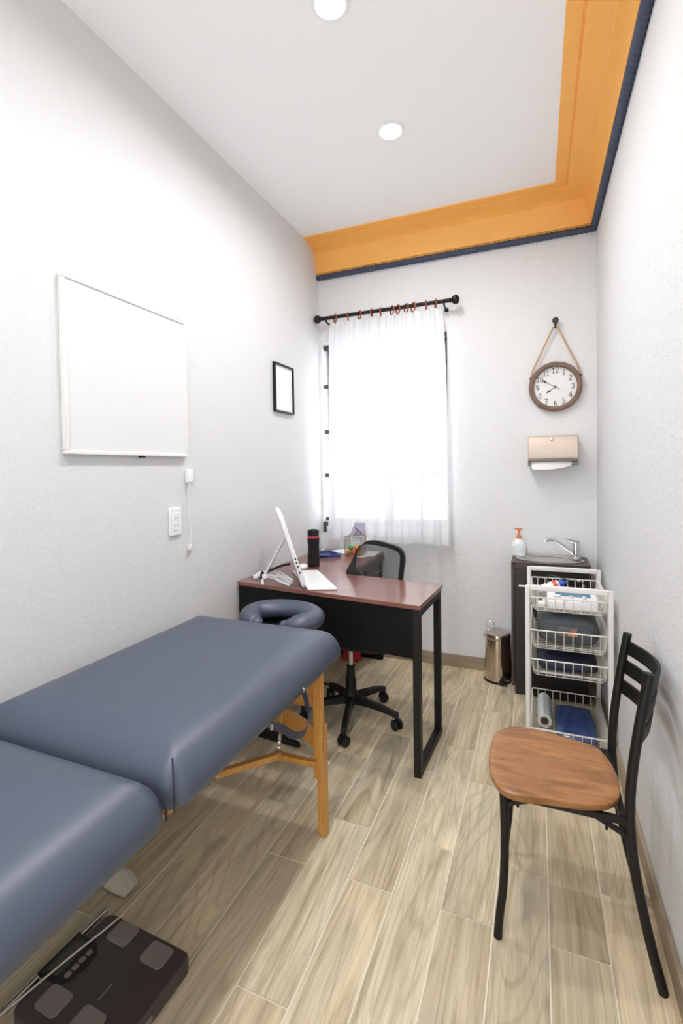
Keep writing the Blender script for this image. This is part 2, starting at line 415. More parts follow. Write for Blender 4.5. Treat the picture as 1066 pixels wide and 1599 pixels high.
# cornice (orange) along back and right walls
prof = [(.228, ZC), (.228, 2.893), (.172, 2.892), (.170, 2.897), (.165, 2.897), (.163, 2.889), (.130, 2.884), (.100, 2.876), (.078, 2.866),
        (.078, 2.857), (.070, 2.853), (.062, 2.835), (.052, 2.80), (.040, 2.76), (.034, 2.735), (.032, 2.724), (.020, 2.722), (.020, 2.715), (0, 2.715), (0, ZC)]
vs = []; n = len(prof)
for d, z in prof: vs.append((XL, YB-d, z))
for d, z in prof: vs.append((XR-d, YB-d, z))
for d, z in prof: vs.append((XR-d, YF, z))
fs = []
for s_ in range(2):
    for i in range(n):
        j = (i+1) % n; fs.append((s_*n+i, s_*n+j, (s_+1)*n+j, (s_+1)*n+i))
fs += [tuple(range(n)), tuple(2*n+i for i in range(n))]
struct(MB().add(vs, fs).build('trim_1', MORANGE, ang=22))
# navy twisted rope bead below the cornice
rb = MB(); R0 = .0185; zr = 2.699; K = 14
def rope(a, b, step=.0055):
    a = Vector(a); b = Vector(b); L = (b-a).length; m = int(L/step); d = (b-a)/L
    u = Vector((0, 0, 1)); wv = d.cross(u)
    vs = []; fs = []
    for i in range(m+1):
        t = i*L/m
        for k in range(K):
            an = 2*PI*k/K; r = R0*(1+.22*abs(math.sin(2.*an*.5+t*PI/.027))-.12)
            vs.append(a+d*t+(u*math.cos(an)+wv*math.sin(an))*r)
    for i in range(m):
        for k in range(K): fs.append((i*K+k, i*K+(k+1) % K, (i+1)*K+(k+1) % K, (i+1)*K+k))
    fs += [tuple(range(K)), tuple(m*K+k for k in range(K))]
    rb.add(vs, fs)
rope((XL, YB-.016, zr), (XR-.016, YB-.016, zr)); rope((XR-.016, YB-.016, zr), (XR-.016, -.3, zr))
struct(rb.build('trim_2', MNAVY, ang=60))

# window
wn = bpy.data.objects.new('window_1', None); COL.objects.link(wn); wn['_o'] = (0., 0., 0.); struct(wn)
fy0, fy1 = YB+.115, YB+.15
fr = MB(); wf = .035
fr.box(WX0, WX0+wf, fy0, fy1, WZ0, WZ1).box(WX1-wf, WX1, fy0, fy1, WZ0, WZ1)
fr.box(WX0, WX1, fy0, fy1, WZ0, WZ0+wf).box(WX0, WX1, fy0, fy1, WZ1-wf, WZ1)
fr.box(WX0, WX1, fy0, fy1, 2.03, 2.065)
xm = (WX0+WX1)/2+.02
fr.box(xm-.022, xm+.022, fy0, fy1, WZ0, WZ1)
fr.build('window_frame', MGRID, wn, bevel=.002)
gb = MB(); gy0, gy1 = YB+.035, YB+.062
for z in (1.925, 1.595, 1.275, .955): gb.box(WX0, WX1, gy0, gy1, z-.013, z+.013)
gb.box(WX0, WX1, gy0, gy1, WZ1-.03, WZ1)
for xx in (-1.235, -.985, -.735): gb.box(xx-.008, xx+.008, gy0+.004, gy1-.004, WZ0, WZ1)
gb.box(WX0-.003, WX0+.02, YB-.012, YB+.03, .865, .935)
gb.box(WX1-.012, WX1+.003, YB-.008, YB+.03, .925, .955)
gb.build('window_grille', MGRID, wn, bevel=.002)
for a, b in ((WX0+wf, xm-.022), (xm+.022, WX1-wf)):
    MB().box(a, b, fy0+.015, fy0+.019, WZ0+wf, WZ1-wf).build('window_pane', MWGLASS, wn)

# ------------------------------------------------------------------ ceiling downlights
def downlight(x, y, label):
    t = thing('ceiling_downlight', label, 'ceiling light', (x, y, ZC), 'round downlights set in the ceiling')
    r = MB().lathe([(.048, -.001), (.064, -.001), (.066, -.004), (.062, -.008), (.052, -.007), (.048, -.003), (.048, -.001)], (x, y, ZC), 40)
    r.build('trim_ring', MWHITE, t)
    MB().lathe([(0, -.0035), (.047, -.0035), (.047, -.001), (0, -.001)], (x, y, ZC), 32).build('lens', MLENS, t)
    ld = bpy.data.lights.new('downlight_glow', 'AREA'); ld.shape = 'DISK'; ld.size = .09; ld.energy = LAMP_WATTS; ld.color = (.97, .985, 1); ld.spread = math.radians(166)
    lo = bpy.data.objects.new('downlight_glow', ld); COL.objects.link(lo); lo.parent = t; lo.location = (0, 0, -.012)
    return t
LL = ['lit round downlight in the ceiling nearer the curtained window', 'lit round downlight at the top edge of the photo',
      'added unseen round downlight above the near half of the massage table', 'added unseen round downlight nearest the added doorway']
for (x, y), l in zip(LIGHTS, LL): downlight(x, y, l)

# ------------------------------------------------------------------ left wall things
# whiteboard
wy0, wy1, wz0, wz1 = 1.127, 1.727, 1.383, 1.983
t = thing('whiteboard', 'square blank white marker board hung on the left wall', 'whiteboard', (XL, (wy0+wy1)/2, wz0))
xb = XL+.006
MB().box(xb, xb+.012, wy0+.008, wy1-.008, wz0+.008, wz1-.008).build('writing_surface', MBOARD, t)
f = .014
for nm_, a in (('bottom', (wy0, wy1, wz0, wz0+f)), ('top', (wy0, wy1, wz1-f, wz1)), ('l', (wy0, wy0+f, wz0+f, wz1-f)), ('r', (wy1-f, wy1, wz0+f, wz1-f))):
    MB().box(XL+.001, xb+.017, *a).build('frame_rail', MWHITEM, t, bevel=.003)
for yy in (1.17, 1.685):
    c = MB(); c.box(XL+.001, XL+.012, yy-.012, yy+.012, wz1-.002, wz1+.008); c.lathe([(0, 0), (.005, 0), (.005, .006), (0, .007)], (XL+.012, yy, wz1+.003), 12, axis='x')
    lab(c.build('hanging_clip', MSTEEL, t, bevel=.001), 'grey metal clip on top edge')
lab(MB().box(XL+.008, XL+.02, 1.45, 1.475, wz0-.006, wz0).build('latch', MBLACKP, t, bevel=.001), 'small black latch under bottom rail')
# certificate frame
py0, py1, pz0, pz1 = 2.515, 2.755, 1.672, 1.970
t = thing('picture_frame', 'thin black framed paper hanging on the left wall beside the window', 'picture frame', (XL, (py0+py1)/2, pz0))
b_ = .012
for a in ((py0, py1, pz0, pz0+b_), (py0, py1, pz1-b_, pz1), (py0, py0+b_, pz0+b_, pz1-b_), (py1-b_, py1, pz0+b_, pz1-b_)):
    MB().box(XL+.001, XL+.020, *a).build('frame_rail', MBLACK, t, bevel=.0015)
lab(MB().box(XL+.002, XL+.010, py0+b_, py1-b_, pz0+b_, pz1-b_).build('paper', MPAPER, t), 'blank white paper')
# wall outlet
t = thing('wall_outlet', 'white wall outlet plate below the whiteboard', 'outlet', (XL, 1.65, 1.04))
MB().box(XL, XL+.011, 1.613, 1.687, 1.042, 1.163).build('cover_plate', MWHITE, t, bevel=.004)
fa = MB().box(XL+.011, XL+.014, 1.630, 1.670, 1.065, 1.140).build('socket_face', MWHITE, t, bevel=.002)
for zz in (1.085, 1.118):
    for yy in (1.643, 1.657): lab(MB().box(XL+.0135, XL+.0148, yy-.0012, yy+.0012, zz-.004, zz+.004).build('socket_slot', MINK, fa), 'dark contact slot')
# adapter with cord
t = thing('charger_cord', 'white charger and thin cord hanging on the left wall beside the outlet', 'charger', (XL, 1.735, 1.30))
MB().box(XL, XL+.028, 1.722, 1.752, 1.268, 1.330).build('adapter', MWHITE, t, bevel=.006)
cp = smoothline([(XL+.016, 1.737, 1.27), (XL+.012, 1.733, 1.24), (XL+.006, 1.737, 1.19), (XL+.005, 1.741, 1.13), (XL+.006, 1.748, 1.06), (XL+.007, 1.745, 1.01), (XL+.01, 1.737, .985)])
MB().tube(cp, .0022, 8).build('cord', MWHITE, t)
lo_ = smoothline([(XL+.02, 1.73, 1.268), (XL+.015, 1.734, 1.24), (XL+.012, 1.746, 1.268)])
MB().tube(lo_, .0018, 8).build('cord_loop', MWHITE, t)
p_ = MB().box(XL+.004, XL+.016, 1.728, 1.746, .965, .988).build('plug', MWHITE, t, bevel=.003)
lab(MB().box(XL+.006, XL+.014, 1.724, 1.735, .950, .967).build('plug_tip', MCOPPER, p_, bevel=.001), 'copper coloured plug tip')

# ------------------------------------------------------------------ curtain rod, rings, curtains
RY, RZ, RR = YB-.09, 2.379, .0125
t = thing('curtain_rod', 'black curtain rod with ball ends fixed above the window', 'curtain rod', ((-1.426-.474)/2, YB, RZ))
MB().tube([(-1.405, RY, RZ), (-.505, RY, RZ)], RR, 16).build('rod', MBLACK, t)
for s_, xx in ((-1, -1.412), (1, -.497)):
    b = MB(Matrix.Translation((xx+(.018 if s_ < 0 else -.016), RY, RZ)) @ Matrix.Diagonal((s_*.85, .85, .85, 1)))
    b.lathe([(.015, 0), (.019, .003), (.019, .009), (.012, .014), (.013, .018), (.024, .024), (.032, .036), (.034, .048), (.030, .062), (.018, .072), (0, .076)], (0, 0, 0), 24, axis='x')
    b.build('finial', MBLACK, t)
for xx in (-1.365, -.545):
    b = MB(); b.tube(smoothline([(xx, YB-.004, RZ-.030), (xx, YB-.03, RZ-.032), (xx, RY, RZ-.026), (xx, RY-.013, RZ-.012), (xx, RY-.015, RZ+.004)]), .006, 10)
    b.lathe([(0, .0), (.014, 0), (.014, .006), (0, .007)], (xx, YB-.0002, RZ-.030), 20, axis='y')
    b.build('bracket', MBLACK, t)
ringx = [-1.298, -1.203, -1.118, -1.031, -.968, -.888, -.848, -.792, -.745, -.661, -.599]
ringrot = [62, 18, 55, 8, 14, 50, 48, 40, 60, 8, 20]
rm = MB().tube([(0, .028*math.cos(2*PI*i/36), .028*math.sin(2*PI*i/36)) for i in range(36)], .0048, 10, closed=True)
ring0 = rm.build('curtain_ring', MRUST)
eye = MB().tube([(0, .006*math.cos(2*PI*i/16), -.038+.006*math.sin(2*PI*i/16)) for i in range(16)], .0016, 8, closed=True).build('eyelet', MRUST, ring0)
ordn = ['leftmost', 'second from the left', 'third from the left', 'fourth from the left', 'fifth from the left', 'sixth from the left',
        'seventh from the left', 'eighth from the left', 'ninth from the left', 'second from the right', 'rightmost']
for i, (xx, a) in enumerate(zip(ringx, ringrot)):
    if i == 0: o = ring0
    else:
        o = ring0.copy(); COL.objects.link(o); e_ = eye.copy(); COL.objects.link(e_); e_.parent = o
    o.location = (xx, RY, RZ-.0104); o.rotation_euler = (0, 0, math.radians(min(a, 40)))
    tag(o, 'red brown curtain ring on the black rod, %s of eleven' % ordn[i], 'curtain ring', 'rings on the curtain rod')

def curtain(x0t, x1t, x0b, x1b, zt, zb, ph, label, folds, yb0=0.):
    def fn(u, v):
        s_ = v; q_ = v**.42; xx = (x0t+(x1t-x0t)*u)*(1-q_)+(x0b+(x1b-x0b)*u)*q_
        amp = .010+.016*min(1, s_*2.2)
        y = RY+yb0+amp*math.sin(2*PI*folds*u+ph+.8*math.sin(5*u+2*s_))+.006*math.sin(2*PI*folds*2.3*u+ph*2+1.4*s_)
        x2 = xx+.006*math.sin(2*PI*folds*2*u+ph)*min(1, s_*1.5)
        z = zt+(zb-zt)*v
        if v < .02: z -= .008*abs(math.sin(PI*5.5*u))
        z += .004*math.sin(11*u+ph)*s_
        return (x2, y, z)
    o = MB().grid(fn, 150, 90).build('curtain', MSHEER, None, loc=((x0t+x1t)/2, RY, zb), ang=180)
    hem = MB().grid(lambda u, v: Vector(fn(u, 1-.028*(1-v)))+Vector((0, -.0016, -.0005)), 150, 2).build('bottom_hem', MSHEER, o, ang=180)
    hd = MB().grid(lambda u, v: Vector(fn(u, .0+.035*v))+Vector((0, -.0016, .0)), 150, 3).build('header_tape', MSHEER, o, ang=180)
    return tag(o, label, 'curtain', 'sheer white curtain panels')
curtain(-1.335, -.912, -1.385, -.958, 2.343, .826, .3, 'left sheer white curtain panel over the window', 5.2)
curtain(-.914, -.566, -.962, -.508, 2.341, .822, 1.7, 'right sheer white curtain panel over the window', 4.3, -.012)

# ------------------------------------------------------------------ back wall: hook, clock, dispenser
t = thing('wall_hook', 'dark round knob hook above the clock', 'hook', (.103, YB, 2.185))
b = MB(); b.lathe([(0, .0), (.012, 0), (.012, .004), (.006, .008), (.006, .025), (.015, .03), (.0185, .038), (.017, .046), (.008, .051), (0, .052)], (.103, YB, 2.188), 24, axis='y')
b.build('knob', MINK, t)
b = MB(); b.tube(smoothline([(.103, YB-.004, 2.165), (.103, YB-.02, 2.150), (.103, YB-.032, 2.152), (.103, YB-.034, 2.164)]), .005, 10); b.box(.097, .109, YB-.006, YB, 2.15, 2.185)
b.build('prong', MINK, t)
CX, CZ, CR = .101, 1.797, .146
t = thing('wall_clock', 'round wall clock with brown rim hanging from a rope', 'clock', (CX, YB, CZ))
MB().lathe([(.119, .012), (.119, .030), (.125, .038), (.138, .040), (.147, .034), (.149, .012), (.144, .002), (.119, .002)], (CX, YB, CZ), 64, axis='y').build('rim', MCLOCKR, t)
MB().lathe([(0, .004), (.124, .004), (.124, .014), (0, .014)], (CX, YB, CZ), 64, axis='y').build('dial', MFACE, t)
FYc = YB-.0145
def ribbon(mb, pts, wd, y0=FYc, th=.0012):
    P = [Vector((p[0], p[1])) for p in pts]
    for a, b in zip(P[:-1], P[1:]):
        d = b-a
        if d.length < 1e-6: continue
        d.normalize(); nn = Vector((-d.y, d.x))*wd/2; a2 = a-d*wd*.25; b2 = b+d*wd*.25
        c = [a2-nn, b2-nn, b2+nn, a2+nn]
        mb.prism([(q.x, q.y) for q in c], lambda p, q: (p, y0, q), lambda p, q: (p, y0-th, q))
def ell(cx, cy, rx, ry, a0, a1, n=14): return [(cx+rx*math.cos(math.radians(a0+(a1-a0)*i/n)), cy+ry*math.sin(math.radians(a0+(a1-a0)*i/n))) for i in range(n+1)]
GL = {'1': [[(.12, .82), (.3, .97)], [(.3, 1), (.3, 0)], [(.12, 0), (.48, 0)]],
 '2': [ell(.3, .72, .22, .26, 165, -25)+[(.1, .04)], [(.08, .02), (.54, .02)], [(.54, 0), (.54, .16)]],
 '3': [ell(.28, .75, .2, .24, 160, -75), ell(.28, .26, .23, .26, 85, -160)],
 '4': [[(.4, 0), (.4, 1), (.04, .3), (.58, .3)], [(.26, 0), (.54, 0)]],
 '5': [[(.5, .98), (.14, .98), (.12, .55)], ell(.28, .3, .24, .3, 130, -160)],
 '6': [ell(.32, .3, .22, .3, 0, 360, 20), ell(.5, .32, .42, .66, 180, 105)],
 '7': [[(.06, .82), (.06, .98), (.54, .98), (.24, 0)], [(.14, 0), (.34, 0)]],
 '8': [ell(.3, .74, .18, .24, 0, 360, 18), ell(.3, .26, .23, .27, 0, 360, 18)],
 '9': [ell(.28, .70, .22, .3, 0, 360, 20), ell(.1, .68, .42, .66, 0, -75)],
 '0': [ell(.3, .5, .23, .5, 0, 360, 22)]}
hN = .031
for h in range(1, 13):
    a = math.radians(90-30*h); s_ = str(h); rr = .099
    cx = CX+rr*math.cos(a)*.98; cz = CZ+rr*math.sin(a); wtot = .019*len(s_)
    b = MB()
    for i, ch in enumerate(s_):
        ox = cx-wtot/2+i*.019; oz = cz-hN/2
        for st in GL[ch]: ribbon(b, [(ox+p[0]*.0305, oz+p[1]*hN) for p in st], .0029)
    b.build('numeral', MINK, t, smooth=False)
def hand(name, ang, L, tail, wd, y):
    b = MB(); d = Vector((math.sin(math.radians(ang)), math.cos(math.radians(ang))))
    c = Vector((CX, CZ)); ribbon(b, [c-d*tail, c+d*L], wd, y)
    q = c+d*L*.86; nn = Vector((-d.y, d.x))
    b.prism([tuple(q-d*.016), tuple(q+nn*.006-d*.002), tuple(q+d*.018), tuple(q-nn*.006-d*.002)], lambda p, r: (p, y, r), lambda p, r: (p, y-.0012, r))
    b.build(name, MINK, t, smooth=False)
hand('hour_hand', 234, .052, .0, .0022, YB-.0165); hand('minute_hand', 301, .080, .034, .0022, YB-.019)
MB().lathe([(0, .013), (.006, .013), (.006, .022), (0, .023)], (CX, YB, CZ), 16, axis='y').build('hand_cap', MINK, t)
for s_ in (-1, 1):
    ex, ez = CX+s_*.136, CZ+.054
    MB().tube([(.103+s_*.004, YB-.026, 2.158), (.103+s_*.012, YB-.026, 2.150), (ex-s_*.012, YB-.022, ez+.055), (ex+s_*.002, YB-.020, ez)], .0052, 10).build('rope', MROPE, t)
    b = MB(Matrix.Translation((ex-s_*.002, YB-.022, ez-.008)) @ Matrix.Rotation(s_*math.radians(24), 4, 'Y')); b.box(-.005, .005, -.012, .012, -.018, .018)
    b.build('rope_buckle', MINK, t, bevel=.003)
MB().tube([(.103-.006, YB-.026, 2.157), (.103, YB-.026, 2.161), (.103+.006, YB-.026, 2.157)], .0052, 10).build('rope', MROPE, t)

dx0, dx1 = -.052, .218
t = thing('towel_dispenser', 'rose steel paper towel dispenser on the back wall below the clock', 'towel dispenser', (.083, YB, 1.33))
b = MB(); prf = [(YB, 1.345), (YB-.118, 1.360), (YB-.122, 1.372), (YB-.122, 1.43), (YB-.112, 1.485), (YB-.10, 1.50), (YB, 1.50)]
b.prism(prf, lambda p, q: (dx0, p, q), lambda p, q: (dx1, p, q)); b.build('cover', MCOPPER, t, bevel=.004)
b = MB(); b.box(dx0, dx1, YB-.126, YB-.112, 1.346, 1.362); b.build('lower_lip', MLIP, t, bevel=.003)
for a_, c_ in ((dx0, dx0+.016), (dx1-.03, dx1)): MB().box(a_, c_, YB-.118, YB, 1.325, 1.345).build('underside_tab', MLIP, t, bevel=.002)
MB().lathe([(0, 0), (.010, 0), (.010, .004), (.006, .006), (0, .006)], (.080, YB-.1135, 1.478), 24, axis='y').build('lock', MCHROME, t)
def tw(u, v):
    xx = -.040+(.19-(-.040))*u; d = .038*(1-u)**.35*v+.012*v+.008*math.sin(PI*u)*v
    xx += .012*v*(1-u)
    return (xx, YB-.106-.006*math.sin(4*u+v)-.010*v, 1.349-d)
b = MB().grid(tw, 24, 8); o = b.build('paper_towel', MPAPER, None, loc=(.08, YB-.11, 1.30))
sm = o.modifiers.new('s', 'SOLIDIFY'); sm.thickness = .0015
tag(o, 'white paper towel hanging out of the dispenser', 'paper towel')

# ------------------------------------------------------------------ sink cabinet
kx0, kx1, ky0, ky1, kz = -.142, .268, 2.905, YB-.003, .772
t = thing('sink_cabinet', 'dark brown sink cabinet in the back right corner', 'cabinet', ((kx0+kx1)/2, ky0, 0))
b = MB(); b.box(kx0, kx0+.016, ky0, ky1, .055, kz-.018).box(kx1-.016, kx1, ky0, ky1, .055, kz-.018).box(kx0+.016, kx1-.016, ky1-.01, ky1, .055, kz-.018).box(kx0+.016, kx1-.016, ky0+.02, ky1, .055, .07)
b.box(kx0+.016, kx1-.016, ky0, ky0+.016, kz-.036, kz-.018)
b.build('carcass', MCAB, t, bevel=.001)
d_ = MB().box(kx0+.018, kx1-.018, ky0+.001, ky0+.016, .06, kz-.04).build('door', MCABD, t, bevel=.0015)
MB().box(kx0+.02, kx1-.02, ky0+.022, ky1-.02, 0, .055).build('toe_kick', MCABD, t)
scx, scy, srx, sry = .062, 3.045, .185, .118
n = 64; outer = []; inner = []
for k in range(n):
    a = 2*PI*k/n; c, s_ = math.cos(a), math.sin(a)
    inner.append((scx+srx*.93*c, scy+sry*.90*s_))
    m = 1e9
    if abs(c) > 1e-9: m = min(m, ((kx1 if c > 0 else kx0)-scx)/c)
    if abs(s_) > 1e-9: m = min(m, ((ky1 if s_ > 0 else ky0-.004)-scy)/s_)
    outer.append((scx+m*c, scy+m*s_))
vs = [(*p, kz) for p in outer]+[(*p, kz) for p in inner]+[(*p, kz-.018) for p in outer]+[(*p, kz-.018) for p in inner]
fs = []
for k in range(n):
    j = (k+1) % n
    fs += [(k, j, n+j, n+k), (2*n+k, 3*n+k, 3*n+j, 2*n+j), (k, 2*n+k, 2*n+j, j), (n+k, n+j, 3*n+j, 3*n+k)]
MB().add(vs, fs).build('countertop', MCAB, t, smooth=False)
MB().lathe([(0, -.098), (.02, -.098), (.11, -.09), (.145, -.07), (.162, -.02), (.170, .002), (.178, .006), (.185, .004), (.185, .0005), (.170, -.003)], (scx, scy, kz), 64, sy=sry/srx).build('sink_basin', MSTEEL, t)
MB().lathe([(0, 0), (.02, 0), (.022, .003), (.018, .005), (0, .004)], (scx, scy, kz-.097), 24).build('drain', MCHROME, t)
t = thing('faucet', 'chrome lever faucet rising from the back of the sink', 'faucet', (.205, 3.10, kz+.005))
MB().lathe([(0, 0), (.027, 0), (.027, .006), (.021, .010), (.021, .085), (.019, .095), (0, .098)], (.205, 3.10, kz+.005), 28).build('body', MCHROME, t)
MB().tube(smoothline([(.200, 3.095, kz+.028), (.16, 3.085, kz+.060), (.10, 3.072, kz+.105), (.07, 3.066, kz+.115), (.047, 3.061, kz+.112), (.040, 3.06, kz+.104)]), [.010]*33+[.0105]*8, 14).build('spout', MCHROME, t)
b = MB(); b.prism([(.225, .100), (.225, .112), (.150, .124), (.140, .120), (.185, .100)], lambda p, q: (p, 3.082, kz+q), lambda p, q: (p, 3.118, kz+q)); b.build('lever', MCHROME, t, bevel=.003)
t = thing('soap_dispenser', 'clear white soap bottle with orange pump on the sink cabinet', 'soap bottle', (-.108, 3.125, kz))
MB().lathe([(0, 0), (.034, 0), (.040, .006), (.040, .03), (.043, .055), (.040, .078), (.028, .095), (.016, .104), (.014, .112), (0, .112)], (-.108, 3.125, kz), 32, sy=.75).build('bottle', MSOAP, t)
MB().lathe([(0, 0), (.001, 0), (.022, .001), (.022, .002), (0, .003)], (-.106, 3.0945, kz+.055), 24, axis='y').build('label_sticker', MLABEL, t)
b = MB(); b.lathe([(0, .110), (.017, .110), (.017, .118), (.010, .130), (.006, .136), (.006, .160), (.010, .163), (.010, .170), (0, .171)], (-.108, 3.125, kz), 20); b.tube([(-.108, 3.125, kz+.166), (-.100, 3.10, kz+.166), (-.098, 3.09, kz+.160)], .005, 8)
b.tube([(-.13, 3.12, kz+.167), (-.086, 3.12, kz+.167)], .0045, 8)
lab(b.build('pump', MORPUMP, t), 'orange pump head')

# ------------------------------------------------------------------ trash bin
bx, by = -.232, 3.088
t = thing('pedal_bin', 'small polished steel pedal bin beside the sink cabinet', 'trash bin', (bx, by, 0))
MB().lathe([(0, .012), (.080, .012), (.081, .018), (.0745, .25), (.074, .262), (0, .262)], (bx, by, 0), 48).build('body', MBIN, t)
MB().lathe([(0, 0), (.083, 0), (.083, .012), (0, .012)], (bx, by, 0), 48).build('base_ring', MBLACKP, t)
l_ = MB().lathe([(.0755, .263), (.077, .266), (.077, .284), (.074, .292), (.05, .303), (0, .306)], (bx, by, 0), 48); l_.build('lid', MBIN, t)
MB().tube([(bx-.045+.026*math.cos(2*PI*i/32), by+.03+.01*math.sin(2*PI*i/32), .322+.024*math.sin(2*PI*i/32)) for i in range(32)], .0022, 8, closed=True).build('carry_ring', MCHROME, t)
b = MB(); b.box(bx+.018, bx+.058, by-.100, by-.060, .004, .018); b.box(bx+.022, bx+.050, by-.080, by-.05, .012, .050)
b.build('pedal', MBLACKP, t, bevel=.003)
b = MB(); b.box(bx-.083, bx-.070, by-.012, by+.012, .262, .288); b.build('hinge', MBIN, t, bevel=.003)

# ------------------------------------------------------------------ wire basket cart
t = thing('basket_cart', 'white frame rack with four wire baskets by the right wall', 'storage rack', (.13, 2.585, 0))
cx0, cx1, cy0, cy1, ct = -.055, .306, 2.372, 2.83, .768
for yy in (cy0, cy1):
    b = MB(); b.box(cx0, cx0+.020, yy-.009, yy+.009, .0, ct).box(cx1-.020, cx1, yy-.009, yy+.009, .0, ct).box(cx0+.02, cx1-.02, yy-.009, yy+.009, ct-.020, ct)
    b.build('end_frame', MWHITEM, t, bevel=.003)
for xx in (cx0+.012, cx1-.012):
    for z in (.703, .548, .412, .085): MB().box(xx-.006, xx+.006, cy0+.009, cy1-.009, z-.009, z+.009).build('side_rail', MWHITEM, t, bevel=.002)
MB().tube([(cx0-.028, cy0, .762), (cx0, cy0, .762)], .004, 8).build('joining_peg', MWHITEM, t)
def basket(zr, zb):
    b = MB(); x0, x1, y0, y1 = -.031, .286, cy0-.004, 2.805; ix = .018
    rw = .0019
    nY = 18; nX = 8
    for i in range(nY):
        yy = y0+.02+(y1-y0-.04)*i/(nY-1)
        b.tube([(x0, yy, zr), (x0+ix*.6, yy, zb+.012), (x0+ix+.006, yy, zb), (x1-ix-.006, yy, zb), (x1-ix*.6, yy, zb+.012), (x1, yy, zr)], rw, 6)
    for i in range(nX):
        xx = x0+ix+.012+(x1-x0-2*ix-.024)*i/(nX-1)
        b.tube([(xx, y0, zr), (xx, y0+.016, zb+.006), (xx, y0+.024, zb-.003), (xx, y1-.024, zb-.003), (xx, y1-.016, zb+.006), (xx, y1, zr)], rw, 6)
    o = b.build('basket', MCREAMW, t, ang=60)
    r = MB(); r.tube([(*p, zr) for p in rrect(x0, x1, y0, y1, .012, 3)], .0034, 8, closed=True)
    for s_ in (x0, x1): r.tube([(s_, y0, zr), (s_-.006 if s_ < 0 else s_+.006, y0+.01, zr)], .004, 8)
    r.tube([(*p, zb+.018) for p in rrect(x0+ix*.8, x1-ix*.8, y0+.014, y1-.014, .01, 3)], .0019, 6, closed=True)
    r.build('rim_wire', MCREAMW, o)
for zr_, zb_ in ((.716, .652), (.564, .476), (.428, .350), (.102, .026)): basket(zr_, zb_)
# contents
zb1 = .6555
t = thing('electrotherapy_unit', 'white device with blue screen in the top basket', 'medical device', (.145, 2.47, zb1))
b = MB(); b.prism([(2.405, zb1+.001), (2.410, zb1+.040), (2.43, zb1+.052), (2.555, zb1+.072), (2.565, zb1+.001)], lambda p, q: (.040, p, q), lambda p, q: (.252, p, q)); b.build('housing', MWHITE, t, bevel=.007, seg=3)
sl = (.020/.125)
b = MB(); b.prism([(2.450, zb1+.0545), (2.450, zb1+.057), (2.545, zb1+.0722), (2.545, zb1+.0700)], lambda p, q: (.075, p, q), lambda p, q: (.225, p, q)); b.build('screen_panel', MBLUES, t)
for xx, rr in ((.085, .016), (.142, .009), (.196, .009)):
    MB().lathe([(0, 0), (rr, 0), (rr*.92, .012), (0, .014)], (xx, 2.438, zb1+.050), 20).build('knob', MWHITE, t)
t = thing('gel_tube', 'white tube with red print and blue cap in the top basket', 'gel tube', (.06, 2.66, zb1))
ga = Vector((.004, 2.64, zb1+.030)); gb_ = Vector((.100, 2.66, zb1+.062)); gd = (gb_-ga)
MB().tube([ga, ga+gd*.2, ga+gd*.6, ga+gd*.92, gb_], [.016, .021, .025, .025, .018], 20).build('tube', MWHITE, t)
lab(MB().tube([ga+gd*.70, ga+gd*.88], .0256, 20, caps=False).build('printed_band', MREDL, t), 'red printed band')
c_ = MB().tube([gb_, gb_+gd*.20, gb_+gd*.22, gb_+gd*.38, gb_+gd*.40], [.017, .018, .009, .008, .006], 16); lab(c_.build('cap', MBLUEC, t), 'blue nozzle cap')
t = thing('electrode_pad', 'small white round pad with grey center in the top basket', 'electrode pad', (.005, 2.46, zb1))
MB().box(-.008, .034, 2.42, 2.50, zb1+.001, zb1+.028).build('pad_base', MWHITE, t, bevel=.010, seg=4)
lab(MB().lathe([(0, 0), (.012, 0), (.011, .005), (0, .006)], (.010, 2.455, zb1+.028), 20).build('pad_center', MGREY, t), 'grey center')
o = MB().tube(smoothline([(.045, 2.63, zb1+.004), (.040, 2.64, zb1+.06), (.055, 2.65, zb1+.105), (.085, 2.67, zb1+.100), (.15, 2.70, zb1+.078), (.20, 2.71, zb1+.075), (.225, 2.70, zb1+.04), (.23, 2.68, zb1+.004)]), .0028, 8).build('electrode_cable', MGREY, None, loc=(.13, 2.67, zb1))
tag(o, 'dark grey cable arching over the top basket', 'cable')
MB().tube([(.185, 2.709, zb1+.077), (.200, 2.712, zb1+.077)], .006, 8).build('cable_tie', MCREAMW, o)
zb2 = .480
t = thing('grey_pouch', 'grey fabric pouch with orange patch in the second basket', 'pouch', (.13, 2.53, zb2))
b = MB()
def bag(u, v):
    a = 2*PI*u; ph = PI*(v-.5); e1, e2 = .55, .45
    sg = lambda q, e: math.copysign(abs(q)**e, q)
    cp_ = sg(math.cos(ph), e1)
    return (.127+.134*cp_*sg(math.cos(a), e2)*(1-.10*max(0, math.sin(ph))), 2.53+.118*cp_*sg(math.sin(a), e2), zb2+.072+.070*sg(math.sin(ph), e1)-.016*abs(math.cos(a))**3*max(0, math.sin(ph)))
b.grid(bag, 48, 24); b.build('body', MGREY, t, ang=180)
b = MB(); b.prism([(2.4105, zb2+.055), (2.4065, zb2+.055), (2.4065, zb2+.098), (2.4105, zb2+.098)], lambda p, q: (.085, p, q), lambda p, q: (.170, p, q)); pt = b.build('label_window', flat('grey_window', (.13, .14, .15), .3), t, bevel=.001)
for a in ((.126, .166, .060, .072, MORL), (.138, .162, .076, .090, flat('dull_orange', (.45, .14, .07), .5)), (.092, .108, .058, .066, flat('dull_red', (.35, .10, .07), .5))):
    MB().box(a[0], a[1], 2.4050, 2.4066, zb2+a[2], zb2+a[3]).build('orange_patch', a[4], pt)
